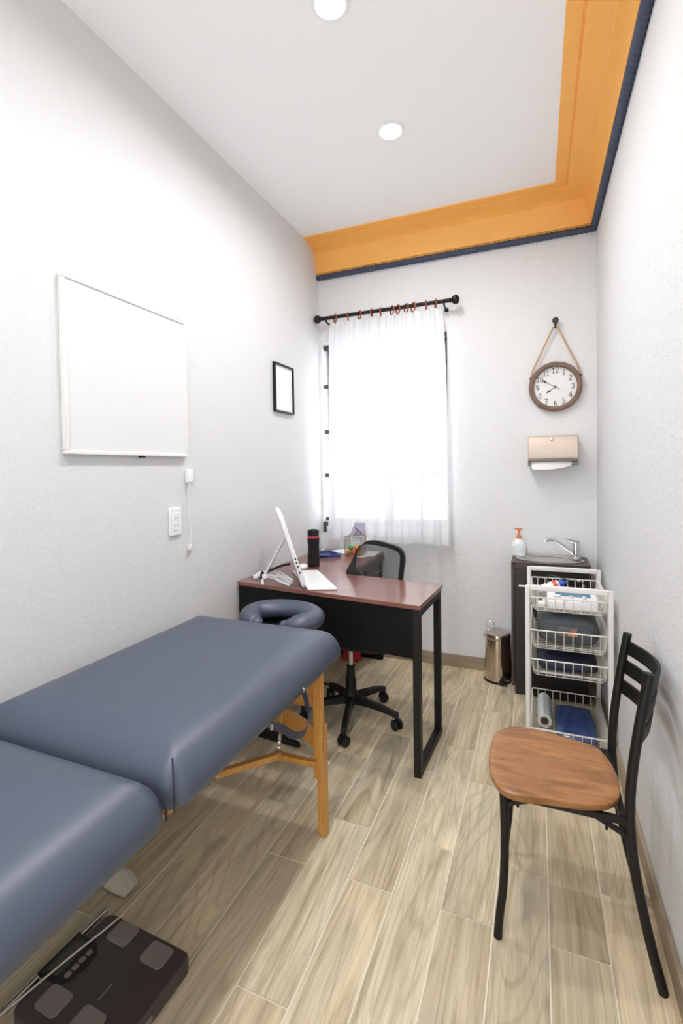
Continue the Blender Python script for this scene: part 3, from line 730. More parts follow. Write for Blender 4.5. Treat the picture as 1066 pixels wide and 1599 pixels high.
MB().tube(smoothline([(.03, 2.55, zb2+.125), (.035, 2.55, zb2+.15), (.06, 2.55, zb2+.158), (.09, 2.55, zb2+.150), (.095, 2.55, zb2+.135)]), .004, 8).build('loop_handle', MCREAMW, t)
b = MB().pillow(-.008, .258, 2.41, 2.76, .3585, .420, 26, .3, .004)
o = b.build('navy_bundle', MNAVYF, None, loc=(.12, 2.58, .354), ang=180); tag(o, 'dark navy folded bundle in the third basket', 'folded cloth')
b = MB().pillow(.0, .20, 2.394, 2.56, .3535, .3575, 14, .3)
tag(b.build('plastic_sheet', flat('milky_plastic', (.5, .5, .5), .3), None, loc=(.1, 2.47, .352), ang=180), 'pale plastic sheet under the navy bundle in the third basket', 'plastic bag')
t = thing('film_roll', 'roll of clear wrap with cardboard core in the bottom basket', 'wrap roll', (.028, 2.65, .030))
MB().tube([(.028, 2.53, .064), (.028, 2.775, .064)], .033, 32).build('wrap', flat('clear_wrap', (.74, .79, .80), .25, coat=.4), t)
b = MB(); b.tube([(.028, 2.527, .064), (.028, 2.778, .064)], .0225, 24, caps=False)
b.build('core', MCARD, t)
lab(MB().lathe([(0, 0), (.0185, 0), (.0185, .0005), (0, .0006)], (.028, 2.5297, .064), 24, axis='y').build('core_shade', flat('core_shade_brown', (.07, .045, .03), .9), t), 'dark disc painted as the shade inside the core')  # dark disc on the closed end paints the shade of a hollow
b = MB().pillow(.076, .254, 2.41, 2.74, .030, .078, 26, .3, .005)
o = b.build('blue_packet', MBLUEP, None, loc=(.165, 2.57, .030), ang=180); tag(o, 'blue cloth in a shiny clear bag in the bottom basket', 'packet')

# ------------------------------------------------------------------ desk
zt = .742
FL, FR, BR, IN, RF, WC = (-1.455, 2.098), (-.457, 1.966), (-.437, 2.370), (-.978, 2.440), (-.993, 3.176), (-1.458, 3.176)
t = thing('desk', 'L-shaped dark red wooden desk with black metal frame', 'desk', (-.95, 2.4, 0))
b = MB().slab([FL, FR, BR, IN, RF, WC], zt-.020, zt); b.build('desktop', MDESK, t, bevel=.0015)
dirx = Vector((FR[0]-FL[0], FR[1]-FL[1], 0)).normalized(); dn = Vector((-dirx.y, dirx.x, 0))
fr3 = Vector((*FR, 0)); fl3 = Vector((*FL, 0))
a = fl3+dn*.012; c = fr3+dn*.012-dirx*.035
b = MB(); b.prism([(a.x, a.y), (c.x, c.y), (c.x+dn.x*.004, c.y+dn.y*.004), (a.x+dn.x*.004, a.y+dn.y*.004)], lambda p, q: (p, q, .505), lambda p, q: (p, q, zt-.02)); b.build('modesty_panel', MPANEL, t)
def legframe(p0, p1, wd, nm_):
    p0 = Vector((*p0, 0)); p1 = Vector((*p1, 0)); d = (p1-p0).normalized(); b = MB()
    for p in (p0+d*.018, p1-d*.018): b.beam(p+Vector((0, 0, 0)), p+Vector((0, 0, zt-.02)), wd, .034, (d.x, d.y, 0))
    b.beam(p0+d*.034+Vector((0, 0, .018)), p1-d*.034+Vector((0, 0, .018)), wd, .034)
    b.beam(p0+d*.034+Vector((0, 0, zt-.037)), p1-d*.034+Vector((0, 0, zt-.037)), wd, .034)
    b.build(nm_, MBLACK, t, bevel=.002)
legframe((FR[0]-.020, FR[1]+.004), (BR[0]-.022, BR[1]-.006), .032, 'leg_frame')
legframe((FL[0]+.03, FL[1]+.018), (-1.43, 2.45), .032, 'leg_frame')
b = MB(); b.beam((-.48, 2.345, zt-.035), (-.96, 2.405, zt-.035), .03, .03); b.build('rear_rail', MBLACK, t)
# pedestal with drawers under the return
q0, q1, r0, r1 = -1.44, -1.003, 2.846, 3.160
r1 = 3.115; pd = MB(); pd.box(q0, q1-.016, r0, r1, .36, zt-.021); pdo = pd.build('drawer_pedestal', MPED, t, bevel=.002)
MB().box(-1.45, -.992, 3.122, 3.150, .004, zt-.021).build('end_panel', MPANEL, t, bevel=.002)
for z0, z1 in ((.555, .715), (.365, .55)):
    d_ = MB().box(q1-.016, q1, r0+.003, r1-.003, z0, z1).build('drawer', MPED, pdo, bevel=.0015)
    zz = (z0+z1)/2; yc = (r0+r1)/2+.05
    b = MB().tube([(q1, yc-.04, zz), (q1+.016, yc-.035, zz), (q1+.016, yc+.035, zz), (q1, yc+.04, zz)], .0035, 8); lab(b.build('drawer_handle', MCHROME, pdo), 'chrome bar handle')
MB().box(-.999, -.985, 2.45, 3.176, zt-.055, zt-.020).build('return_apron', MPED, t)

# computer on the desk
B0 = Vector((-1.022, 2.045, zt+.012)); wdir = Vector((-.535, .845, 0)).normalized(); ndir = Vector((-.85, -.53, 0)).normalized()
tilt = Vector((ndir.x*.31, ndir.y*.31, 1)).normalized()
fn_ = wdir.cross(tilt).normalized()
t = thing('desktop_computer', 'white tilted screen on a rear prop leg on the desk', 'computer', tuple(B0))
def P3(a, b_, c): return B0+wdir*a+tilt*b_+fn_*c
sgn = 1 if fn_.dot(ndir) > 0 else -1
W_, H_, TH = .46, .375, .022*sgn
b = MB(); poly = rrect(0, W_, 0.002, H_, .02, 4)
b.prism(poly, lambda p, q: P3(p, q, 0), lambda p, q: P3(p, q, TH)); b.build('screen_housing', MWHITE, t, bevel=.004, seg=3)
b = MB(); b.prism(rrect(.015, W_-.015, .03, H_-.015, .004, 2), lambda p, q: P3(p, q, -.0012*sgn), lambda p, q: P3(p, q, .001*sgn)); b.build('display', MBLACKP, t)
for q in (.105, .125, .145, .075):
    b = MB(); b.add([P3(-.0006, q, TH*.3), P3(-.0006, q+.012, TH*.3), P3(-.0006, q+.012, TH*.62), P3(-.0006, q, TH*.62), P3(.002, q, TH*.3), P3(.002, q+.012, TH*.3), P3(.002, q+.012, TH*.62), P3(.002, q, TH*.62)],
        [(0,1,2,3),(4,5,6,7),(0,1,5,4),(1,2,6,5),(2,3,7,6),(3,0,4,7)]); b.build('port', MINK, t)
hp = P3(.20, .235, TH); ft = Vector((-1.335, 2.150, zt+.006))
b = MB(); b.beam(hp, ft, .022, .010); b.beam(ft-wdir*.10, ft+wdir*.10, .014, .010); b.build('prop_leg', MWHITE, t, bevel=.002)
o = thing('keyboard', 'flat white slab keyboard lying in front of the white screen', 'keyboard', (-1.05, 2.25, zt))
KB = [(-1.015, 2.040), (-.885, 2.093), (-1.150, 2.440), (-1.285, 2.385)]
MB().slab(KB, zt+.001, zt+.011).build('keyboard_body', MWHITE, o, bevel=.003)
kc = [Vector((*p, 0)) for p in KB]
def kl(u, v): return (kc[0]*(1-u)+kc[1]*u)*(1-v)+(kc[3]*(1-u)+kc[2]*u)*v
b = MB()
for i in range(4):
    for j in range(13):
        q = [kl(.10+.8*(i+di)/4, .05+.9*(j+dj)/13) for di, dj in ((.07, .07), (.93, .07), (.93, .93), (.07, .93))]
        b.slab([(p.x, p.y) for p in q], zt+.011, zt+.0125)
b.build('keys', MWHITE, o, smooth=False)
b = MB().ball((-1.265, 2.47, zt+.014), .05, 24, (.62, 1., .36)); b.v = [Vector((v.x, v.y, max(v.z, zt+.001))) for v in b.v]
tag(b.build('computer_mouse', MWHITE, None, loc=(-1.265, 2.47, zt), ang=60), 'white rounded computer mouse behind the keyboard', 'mouse')
# cable bundle behind the screen
t = thing('cable_bundle', 'tangled white cables with a black cord behind the screen', 'cables', (-1.27, 2.16, zt))
rg = random.Random(11)
for i in range(6):
    z_ = zt+.006+.004*i; s_ = .012*i
    pts = [(-1.375+rg.uniform(-.01, .01), 2.165+rg.uniform(-.01, .015), z_+.008), (-1.34, 2.16+s_*.4, z_+.016), (-1.27+rg.uniform(-.01, .01), 2.13+s_, z_+.012+rg.uniform(0, .012)), (-1.20, 2.10+s_, z_+rg.uniform(-.002, .02)), (-1.145+rg.uniform(-.01, .01), 2.085+s_*.7, zt+.006+.004*i), (-1.165, 2.115+s_*.6, zt+.006+.003*i), (-1.25, 2.15+s_*.5, z_+.004)]
    pts = [(p[0], p[1], max(p[2], zt+.005)) for p in pts]
    MB().tube(smoothline(pts, 6), .0034, 8).build('white_cable', MWHITE, t)
MB().tube(smoothline([(-1.37, 2.19, zt+.006), (-1.33, 2.17, zt+.035), (-1.28, 2.165, zt+.060), (-1.22, 2.155, zt+.085), (-1.17, 2.15, zt+.098)]), .006, 8).build('black_cord', MBLACKP, t)
for p in ((-1.385, 2.165, zt+.014), (-1.315, 2.145, zt+.024)):
    MB().box(p[0]-.014, p[0]+.014, p[1]-.011, p[1]+.011, p[2]-.012, p[2]+.012).build('plug', MWHITE, t, bevel=.006, seg=3)
MB().tube([(-1.335, 2.15+.012*math.cos(2*PI*i/20), zt+.026+.020*math.sin(2*PI*i/20)) for i in range(20)], .005, 8, closed=True).build('strap', MBLACKP, t)
MB().tube(smoothline([(-1.40, 2.17, zt+.004), (-1.425, 2.19, zt+.004), (-1.44, 2.23, zt+.004), (-1.452, 2.29, zt+.004)]), .0022, 8).build('black_cord', MBLACKP, t)
# bottle
t = thing('water_bottle', 'black bottle with red ring standing on the desk', 'bottle', (-1.240, 2.575, zt))
bc = (-1.240, 2.575, zt)
MB().lathe([(0, .001), (.033, .001), (.036, .004), (.036, .05), (.034, .09), (.034, .12), (.036, .150), (.036, .172), (0, .172)], bc, 36).build('body', MBLACKP, t)
lab(MB().lathe([(0, .172), (.0355, .172), (.0365, .175), (.0365, .180), (.0355, .183), (0, .183)], bc, 36).build('ring', MPINK, t), 'glossy red ring')
MB().lathe([(0, .183), (.0345, .183), (.0345, .212), (.033, .218), (.022, .221), (.020, .218), (0, .218)], bc, 36).build('lid', MBLACKP, t)
# stethoscope
t = thing('stethoscope', 'coiled blue stethoscope lying on the desk behind the bottle', 'stethoscope', (-1.2, 2.93, zt))
pts = []
for i in range(0, 60):
    a = math.radians(150+i*13); k = 1-.10*math.sin(i*.3)
    pts.append((-1.300+.085*k*math.cos(a), 2.90+.075*k*math.sin(a), zt+.0105+.008*(i//28)+.003*math.sin(i*.5)))
MB().tube(smoothline(pts, 2), .006, 10).build('tubing', MBLUET, t)
for a in ((-1.36, 2.93, -1.415, 2.985), (-1.36, 2.945, -1.40, 3.03)):
    b = MB().tube(smoothline([(a[0], a[1], zt+.012), ((a[0]+a[2])/2, (a[1]+a[3])/2, zt+.022), (a[2], a[3], zt+.016)]), .003, 8); b.ball((a[2], a[3], zt+.016), .006, 10); b.build('ear_tube', MCHROME, t)
for p in ((-1.378, 2.88), (-1.372, 2.935), (-1.335, 2.838)):
    MB().lathe([(0, .0), (.008, 0), (.008, .010), (0, .012)], (p[0], p[1], zt+.016), 14).build('clip', MCHROME, t)
MB().lathe([(0, 0), (.020, 0), (.020, .004), (.010, .010), (.006, .018), (0, .018)], (-1.395, 3.05, zt+.002), 24).build('chest_piece', MCHROME, t)
# papers and glass box
PP = [(-1.350, 3.085), (-1.062, 2.905), (-.998, 3.005), (-1.005, 3.16), (-1.30, 3.172)]
o = MB().slab(PP, zt+.001, zt+.004).build('paper_sheet', MPAPER, None, loc=(-1.15, 3.05, zt)); tag(o, 'white paper sheet lying under the glass box', 'paper')
gx0, gx1, gy0, gy1, gz0, gz1 = -1.190, -1.075, 2.945, 3.045, zt+.005, zt+.128
t = thing('glass_box', 'brass edged glass box with open lid on the desk', 'glass box', (-1.135, 3.06, gz0))
def bar(a, c, r=.0018): return MB().beam(a, c, r*2, r*2)
cs = [(x, y, z) for x in (gx0, gx1) for y in (gy0, gy1) for z in (gz0+.002, gz1)]
for i in range(8):
    for j in range(i+1, 8):
        if sum(1 for q in range(3) if abs(cs[i][q]-cs[j][q]) > 1e-6) == 1: bar(cs[i], cs[j]).build('brass_edge', MBRASS, t)
for a in ((gx0, gx1, gy0, gy0+.001), (gx0, gx1, gy1-.001, gy1), (gx0, gx0+.001, gy0, gy1), (gx1-.001, gx1, gy0, gy1)):
    MB().box(*a, gz0+.004, gz1-.002).build('glass_side', MGLASS, t)
MB().box(gx0, gx1, gy0, gy1, gz0, gz0+.002).build('base_plate', MGLASS, t)
lt = MB(); lw = gx1-gx0
la = [(gx0+.004, gy1, gz1), (gx1, gy1, gz1), (gx1, gy1-.012, gz1+.085), (gx0+.042, gy1-.012, gz1+.085)]
lt.add(la+[(p[0], p[1]-.002, p[2]) for p in la], [(0,1,2,3),(7,6,5,4),(0,4,5,1),(1,5,6,2),(2,6,7,3),(3,7,4,0)]); lid = lt.build('lid', MLILAC, t)
b = MB(); b.beam((gx1-.062, gy0+.06, gz1+.058), (gx1-.004, gy0+.03, gz1+.020), .003, .005); b.beam((gx1-.004, gy0+.03, gz1+.020), (gx1-.040, gy0+.03, gz1+.022), .003, .003); b.beam((gx1-.040, gy0+.03, gz1+.022), (gx1-.058, gy0+.02, gz1+.003), .003, .004); b.beam((gx1-.036, gy0+.045, gz1+.040), (gx1-.046, gy0+.03, gz1+.018), .003, .003)
b.build('lid_stay', MINK, lid)
rg = random.Random(5)
cols = {'green': (.03, .42, .10), 'orange': (.75, .28, .05), 'yellow': (.80, .55, .08), 'red': (.60, .10, .05), 'pink': (.75, .32, .25)}
mats = {k: flat('candy_'+k, v, .3) for k, v in cols.items()}
first = {}
spots = [(c_, x_, y_-.047+(3.05-y_)*.28+.0) for c_, x_, y_ in [('orange', -1.172, 3.012), ('yellow', -1.178, 3.046), ('red', -1.135, 3.014), ('orange', -1.102, 3.014), ('pink', -1.140, 3.050), ('red', -1.098, 3.052), ('yellow', -1.175, 3.085), ('orange', -1.138, 3.088), ('pink', -1.100, 3.092), ('green', -1.160, 3.026), ('orange', -1.120, 3.030), ('yellow', -1.134, 3.070), ('red', -1.108, 3.072)]]
cnt = {}
for i, (c_, x_, y_) in enumerate(spots):
    z_ = gz0+.002+.0165+(.026 if i > 8 else 0)
    if c_ not in first:
        o = MB().ball((0, 0, 0), .0165, 18, (1, 1, .95)).build('candy_ball', mats[c_]); first[c_] = o
    else:
        o = first[c_].copy(); COL.objects.link(o)
    o.location = (x_, y_, z_); cnt[c_] = cnt.get(c_, 0)+1
    where = ['in the bottom layer at the front', 'in the bottom layer', 'in the bottom layer at the back', 'on the upper layer'][3 if i > 8 else (0 if y_ < 2.99 else (1 if y_ < 3.01 else 2))]
    side = 'left' if x_ < -1.155 else ('right' if x_ > -1.115 else 'center')
    tag(o, 'small %s ball in the glass box, %s, %s' % (c_, where, side), 'candy', 'coloured balls in the glass box')

# red box and cord on the floor under the desk
o = MB().box(-1.25, -1.14, 3.03, 3.10, 0, .085).build('red_box', MRED, None, bevel=.006, loc=(-1.195, 3.065, 0))
tag(o, 'small red box on the floor behind the office chair', 'box')
o = MB().tube(smoothline([(-1.44, 2.74, .006), (-1.40, 2.72, .006), (-1.34, 2.73, .008), (-1.29, 2.70, .014), (-1.25, 2.66, .006), (-1.17, 2.64, .006)]), .005, 8).build('power_cord', MBLACKP, None, loc=(-1.3, 2.7, 0)); tag(o, 'black cord lying on the floor under the desk', 'cord')
# flat black bag on the floor under the desk front
t = thing('black_case', 'flat black slab on the floor behind the massage table leg', 'flat case', (-1.22, 2.05, 0))
MB().slab([(-1.42, 2.01), (-1.06, 1.985), (-1.045, 1.995), (-1.06, 2.01), (-1.29, 2.075), (-1.42, 2.08)], .001, .022).build('case_body', MBLACKP, t, bevel=.006)
MB().box(-1.26, -1.18, 2.002, 2.008, .022, .028).build('case_handle', MBLACKP, t, bevel=.002)

# ------------------------------------------------------------------ office chair
oc = Vector((-.918, 2.335, 0))
t = thing('office_chair', 'black office chair with mesh back tucked behind the desk', 'office chair', tuple(oc))
MB().lathe([(0, .085), (.038, .085), (.040, .095), (.038, .14), (.030, .150), (.028, .215), (.0, .215)], oc, 28).build('base_hub', MBLACKP, t)
MB().lathe([(0, .215), (.023, .215), (.021, .285), (0, .285)], oc, 24).build('gas_cover', MBLACKP, t)
MB().lathe([(0, .285), (.0125, .285), (.0125, .40), (0, .40)], oc, 20).build('gas_piston', MSTEEL, t)
for a in (-77, -6, 66, 138, 210):
    d = Vector((math.cos(math.radians(a)), math.sin(math.radians(a)), 0)); p = Vector((-d.y, d.x, 0))
    b = MB()
    prof_ = [(.03, .088, .130, .022), (.12, .085, .118, .019), (.22, .072, .098, .017), (.265, .060, .086, .016)]
    vs = []
    for r_, z0, z1, hw in prof_:
        for s_, z_ in ((-1, z0), (1, z0), (.75, z1), (-.75, z1)): vs.append(oc+d*r_+p*(s_*hw)+Vector((0, 0, z_)))
    fs = [(0,1,2,3), (12,13,14,15)]
    for i in range(3):
        for k in range(4): fs.append((i*4+k, i*4+(k+1) % 4, (i+1)*4+(k+1) % 4, (i+1)*4+k))
    arm = b.add(vs, fs).build('base_arm', MBLACKP, t, bevel=.004)
    cc = oc+d*.258+Vector((0, 0, 0)); ax = (p*math.cos(.6)+d*math.sin(.6))
    b = MB()
    for s_ in (-1, 1): b.tube([cc+ax*(s_*.006)+Vector((0, 0, .026)), cc+ax*(s_*.022)+Vector((0, 0, .026))], .0255, 20)
    b.tube([cc+Vector((0, 0, .03)), cc+Vector((0, 0, .066))], .009, 10); b.build('caster', MBLACKP, arm, bevel=.002)
b = MB(); b.box(oc.x-.09, oc.x+.09, oc.y-.08, oc.y+.10, .395, .425); b.tube([(oc.x, oc.y, .41), (oc.x+.23, oc.y-.02, .405)], .007, 8); b.build('tilt_mechanism', MBLACKP, t, bevel=.004)
ST = Matrix.Translation((-.83, 2.33, 0))
b = MB(ST)
def seatf(u, v):
    a = 2*PI*u; ph = PI*(v-.5); sg = lambda q, e: math.copysign(abs(q)**e, q); c_ = sg(math.cos(ph), .35)
    return (.225*c_*sg(math.cos(a), .6), .01+.215*c_*sg(math.sin(a), .6), .462+.036*sg(math.sin(ph), .6))
b.grid(seatf, 40, 16); b.build('seat', flat('black_seat_fabric', (.016, .016, .017), .85, bump=.3, bscale=500), t, ang=180)
# backrest: local frame x along sd, y backwards; curve concave to the front
YBK = .14
def bk(x, z): return (x, YBK-.5*x*x+.10*(z-.7), z)
def polar(poly, c, n=84):
    P = [Vector((a, 0, b_)) for a, b_ in poly]; P = [(p.x-c[0], p.z-c[1]) for p in smoothline(P+[P[0]], 6)[:-1]]
    out = []; m = len(P)
    for k in range(n):
        a = 2*PI*k/n; d = (math.cos(a), math.sin(a)); best = 0
        for i in range(m):
            (x1, y1), (x2, y2) = P[i], P[(i+1) % m]
            den = d[0]*(y2-y1)-d[1]*(x2-x1)
            if abs(den) < 1e-12: continue
            t_ = (x1*(y2-y1)-y1*(x2-x1))/den; u_ = (x1*d[1]-y1*d[0])/den
            if t_ > 0 and -1e-6 <= u_ <= 1+1e-6: best = max(best, t_)
        out.append((c[0]+d[0]*best, c[1]+d[1]*best))
    return out
OUT = polar([(-.147, .735), (-.154, .752), (-.123, .812), (-.095, .866), (-.067, .902), (-.034, .924), (.021, .927), (.077, .916), (.125, .905), (.159, .887), (.177, .855), (.178, .814), (.171, .764), (.165, .713), (.155, .650), (.12, .60), (.0, .585), (-.09, .60), (-.125, .66)], (.03, .80))
INN = polar([(-.105, .771), (-.106, .807), (-.1, .866), (-.081, .892), (-.052, .904), (-.006, .903), (.07, .893), (.124, .880), (.145, .866), (.152, .844), (.148, .781), (.138, .714), (.115, .690), (.06, .692), (-.026, .718), (-.056, .732), (-.085, .751)], (.03, .80))
n = len(OUT); dd = .026
vs = []
for pts, off in ((OUT, -dd/2), (INN, -dd/2+.003), (INN, dd/2), (OUT, dd/2)):
    for x_, z_ in pts:
        q = bk(x_, z_); vs.append((q[0], q[1]+off, q[2]))
fs = []
for k in range(4):
    for i in range(n):
        j = (i+1) % n; fs.append((k*n+i, k*n+j, ((k+1) % 4)*n+j, ((k+1) % 4)*n+i))
MB(ST).add(vs, fs).build('back_frame', MBLACKP, t, bevel=.004, ang=50)
cc_ = (.03, .80); vs = []; fs = []; m = 8
for k in range(m+1):
    s_ = k/m
    for x_, z_ in INN: vs.append(bk(cc_[0]+(x_-cc_[0])*s_*1.02, cc_[1]+(z_-cc_[1])*s_*1.02))
for k in range(m):
    for i in range(n): fs.append((k*n+i, k*n+(i+1) % n, (k+1)*n+(i+1) % n, (k+1)*n+i))
MB(ST).add(vs, fs).build('back_mesh', MMESHM, t, ang=180)
b = MB(ST); b.beam((0, .02, .412), (0, .20, .415), .05, .014); b.beam((0, .20, .41), (0, YBK+.012, .62), .05, .014, (0, 1, 0)); b.build('back_bracket', MBLACKP, t, bevel=.003)

# ------------------------------------------------------------------ massage table
tx0, tx1 = -1.388, -.688
t = thing('massage_table', 'navy padded massage table with honey wood legs', 'massage table', (-1.04, .75, 0))
PROF = [(.34, .722), (.20, .7225), (.13, .721), (.09, .717), (.060, .709), (.036, .696), (.018, .677), (.006, .655), (.0, .632), (.001, .620), (.004, .612), (.012, .606), (.05, .604)]
def cushion(y0, y1, nm_):
    vs = []; fs = []; K_ = None
    for ins, z_ in PROF:
        r = max(.055-ins*.8, .004)
        pl = rrect(tx0+ins, tx1-ins, y0+ins*1.0, y1-ins, r, 6); K_ = len(pl)
        vs += [(p[0], p[1], z_) for p in pl]
    for i in range(len(PROF)-1):
        for k in range(K_): fs.append((i*K_+k, i*K_+(k+1) % K_, (i+1)*K_+(k+1) % K_, (i+1)*K_+k))
    fs.append(tuple(range(K_))); fs.append(tuple((len(PROF)-1)*K_+k for k in range(K_)))
    return MB().add(vs, fs).build(nm_, MLEATHER, t, ang=180)
ys = .757
c1 = cushion(ys+.0005, 1.695, 'cushion'); c2 = cushion(-.18, ys-.0005, 'cushion')
for cu, yy, s_ in ((c1, ys+.012, 1), (c2, ys-.012, -1)):
    for xc, sx in ((tx1-.012, 1), (tx0+.012, -1)):
        pts = [(xc-sx*.030, yy+s_*.030, .704), (xc-sx*.018, yy+s_*.018, .690), (xc-sx*.006, yy+s_*.006, .668), (xc, yy, .640), (xc, yy, .612)]
        lab(MB().tube(smoothline(pts, 5), .0022, 6).build('corner_seam', MLEATHERD, cu), 'dark stitched corner seam')
for y0, y1 in ((ys+.06, 1.64), (-.14, ys-.06)):
    b = MB(); b.box(tx0+.07, tx0+.09, y0, y1, .56, .604).box(tx1-.09, tx1-.07, y0, y1, .56, .604).box(tx0+.07, tx1-.07, y0, y0+.02, .56, .604).box(tx0+.07, tx1-.07, y1-.02, y1, .56, .604); b.build('under_frame', MBEECH, t, bevel=.002)
def legset(yL, s_):
    for xa, xb in ((-.738, -.704), (-1.372, -1.338)):
        u = MB().box(xa, xb, min(yL, yL+s_*.026), max(yL, yL+s_*.026), .225, .604).build('leg', MBEECH, t, bevel=.003)
        ex = MB(); ya = yL+s_*.026; yb = yL+s_*.052
        ex.box(xa, xb, min(ya, yb), max(ya, yb), .0, .408); eo = ex.build('leg_extension', MBEECH, t, bevel=.003)
        for z_ in (.245, .325):
            w_ = MB(); xm_ = (xa+xb)/2
            w_.tube([(xm_, yb, z_), (xm_, yb+s_*.022, z_)], .004, 8)
            w_.tube([(xm_, yb+s_*.004, z_), (xm_, yb+s_*.012, z_)], .009, 12)
            for q in (-1, 1): w_.beam((xm_, yb+s_*.010, z_), (xm_+q*.011, yb+s_*.018, z_+.006), .006, .010)
            lab(w_.build('wing_nut', MCHROME, eo), 'chrome wing nut')
    # plywood end panels: apron below the top and arch between the legs
    ym = yL+s_*.013
    b = MB()
    b.box(-1.338, -.738, ym-.006, ym+.006, .476, .602); b.build('end_apron', MBEECHH, t)
    lo = [(-1.04+.302*math.cos(PI*i/24), .315+.080*math.sin(PI*i/24)) for i in range(25)]
    hi = [(-1.04+.302*math.cos(PI*i/24), .405+.069*max(0, math.sin(PI*i/24))**1.8) for i in range(25)]
    b = MB().prism(hi+lo[::-1], lambda p, q: (p, ym-.006, q), lambda p, q: (p, ym+.006, q)); b.build('arch_panel', MBEECHH, t)
legset(1.503, 1); legset(.01, -1)
# folding braces
for sx in (1, -1):
    mx_ = lambda x_: x_ if sx > 0 else -2.076-x_
    j = Vector((mx_(-.872), 1.490, .287))
    MB().beam((mx_(-.722), 1.494, .287), j, .022, .020).build('brace', MBEECH, t, bevel=.002)
    MB().beam(j, (mx_(-1.02), 1.315, .287), .022, .022).build('brace', MBEECH, t, bevel=.002)
    b = MB(); b.tube([j+Vector((0, 0, -.013)), j+Vector((0, 0, .013))], .013, 16); b.build('brace_hinge', MBEECHH, t)
    b = MB(); b.tube([j+Vector((0, 0, .012)), (mx_(-.79), 1.40, .60)], .0022, 8)
    lab(b.build('tension_wire', MSTEEL, t), 'thin steel tension wire')
    b = MB(); a_ = j+Vector((0, 0, .012)); d = (Vector((mx_(-.79), 1.40, .60))-a_)
    hel = [a_+d*(.05+.22*i/60)+Vector((.006*math.cos(i*1.2), .006*math.sin(i*1.2), 0)) for i in range(61)]
    b.tube(hel, .0013, 6); b.build('spring', MCHROME, t)
# carry strap on the visible side
sp = smoothline([(tx1+.001, 1.335, .625), (tx1+.012, 1.335, .590), (tx1+.030, 1.315, .553), (tx1+.036, 1.27, .530), (tx1+.030, 1.215, .548), (tx1+.014, 1.17, .590), (tx1+.002, 1.135, .610)], 8)
vs = []; fs = []
for p in sp:
    for dx_, dz in ((-.0016, -.013), (.0016, -.013), (.0016, .013), (-.0016, .013)): vs.append(p+Vector((dx_+.010*(-1 if dz < 0 else 1)*.4, 0, dz)))
L_ = len(sp)
for i in range(L_-1):
    for k in range(4): fs.append((i*4+k, i*4+(k+1) % 4, (i+1)*4+(k+1) % 4, (i+1)*4+k))
fs += [(0,1,2,3), tuple((L_-1)*4+k for k in range(4))]
st = MB().add(vs, fs).build('carry_strap', MSTRAP, t)
for yy, zz in ((1.335, .625), (1.135, .610)):
    MB().lathe([(0, 0), (.009, 0), (.009, .004), (.004, .006), (0, .006)], (tx1+.002, yy, zz), 16, axis='x').build('strap_screw', MCHROME, st)
# face cradle at the far end
hc = Vector((-1.062, 1.868, .664)); b = MB(); pts = []
for i in range(41):
    a = math.radians(-62+304*i/40)
    pts.append(hc+Vector((.150*math.cos(a), .098*math.sin(a)+(.0 if math.sin(a) > -.5 else -.01), .006*math.sin(a))))
R_ = [.046*min(1, .55+.45*min(i, 40-i)/3) for i in range(41)]
b.tube(pts, R_, 18, flatten=(.92, 1.12))
for p_, r_ in ((pts[0], R_[0]), (pts[-1], R_[-1])): b.ball(p_, r_*1.02, 16, (1.1, 1.1, .92))
fcu = b.build('face_cradle', MLEATHER, t, ang=180)
b = MB().slab([(hc.x+.17*math.cos(2*PI*i/32), hc.y+.118*math.sin(2*PI*i/32)) for i in range(32)], .606, .620); b.build('cradle_plate', MPANEL, fcu)
b = MB()
for xx in (-.11, .11): b.tube([(hc.x+xx, 1.66, .585), (hc.x+xx, 1.86, .585), (hc.x+xx, 1.90, .608)], .009, 12)
b.build('cradle_rod', MSTEEL, t)

# ------------------------------------------------------------------ body scale, cord, cream flap
SR = Matrix.Translation((-1.003, .848, 0)) @ Matrix.Rotation(math.radians(-2), 4, 'Z')
t = thing('body_scale', 'dark brown body composition scale on the floor under the massage table', 'scale', (-1.003, .848, 0))
MB(SR).slab(rrect(-.155, .155, -.14, .14, .028, 5), .012, .052).build('platform', MSCALE, t, bevel=.008, seg=3)
for x_ in (-.12, .12):
    for y_ in (-.105, .105): MB(SR).lathe([(0, 0), (.016, 0), (.016, .014), (0, .014)], (x_, y_, 0), 16).build('foot', MBLACKP, t)
for x_, y_ in ((-.060, .105), (.070, .098), (-.075, -.083), (.040, -.083)):
    lab(MB(SR).slab(rrect(x_-.036, x_+.036, y_-.029, y_+.029, .012, 4), .050, .0545).build('electrode', MPAD, t, bevel=.001), 'pale grey electrode plate')
dsp = MB(SR); dsp.slab([(-.176, -.058), (-.10, -.058), (-.078, -.040), (-.070, .0), (-.078, .040), (-.10, .058), (-.176, .058)], .044, .0545); du = dsp.build('display_unit', MBLACKP, t, bevel=.003)
MB(SR).slab(rrect(-.160, -.118, -.044, .044, .004, 2), .0540, .0556).build('lcd', MLCD, du)
for y_, c_ in ((-.03, MPAD), (-.01, MPAD), (.01, MPAD), (.03, MPAD)):
    MB(SR).slab(rrect(-.104, -.090, y_-.008, y_+.008, .003, 2), .054, .0565).build('button', c_, du, bevel=.001)
for y0, y1 in ((-.142, -.060), (.060, .142)):
    b = MB(SR); b.tube([(-.172, y0, .045), (-.172, y1, .045)], .0095, 14); lab(b.build('grip_bar', MSILVER, t), 'silver grip bar')
b = MB(SR); b.box(.1515, .1565, -.06, .0, .022, .036); b.build('side_handle', MPAD, t, bevel=.002)
b = MB(SR); b.box(.02, .024, -.04, .0, .0518, .0526); b.build('center_mark', MPAD, t)
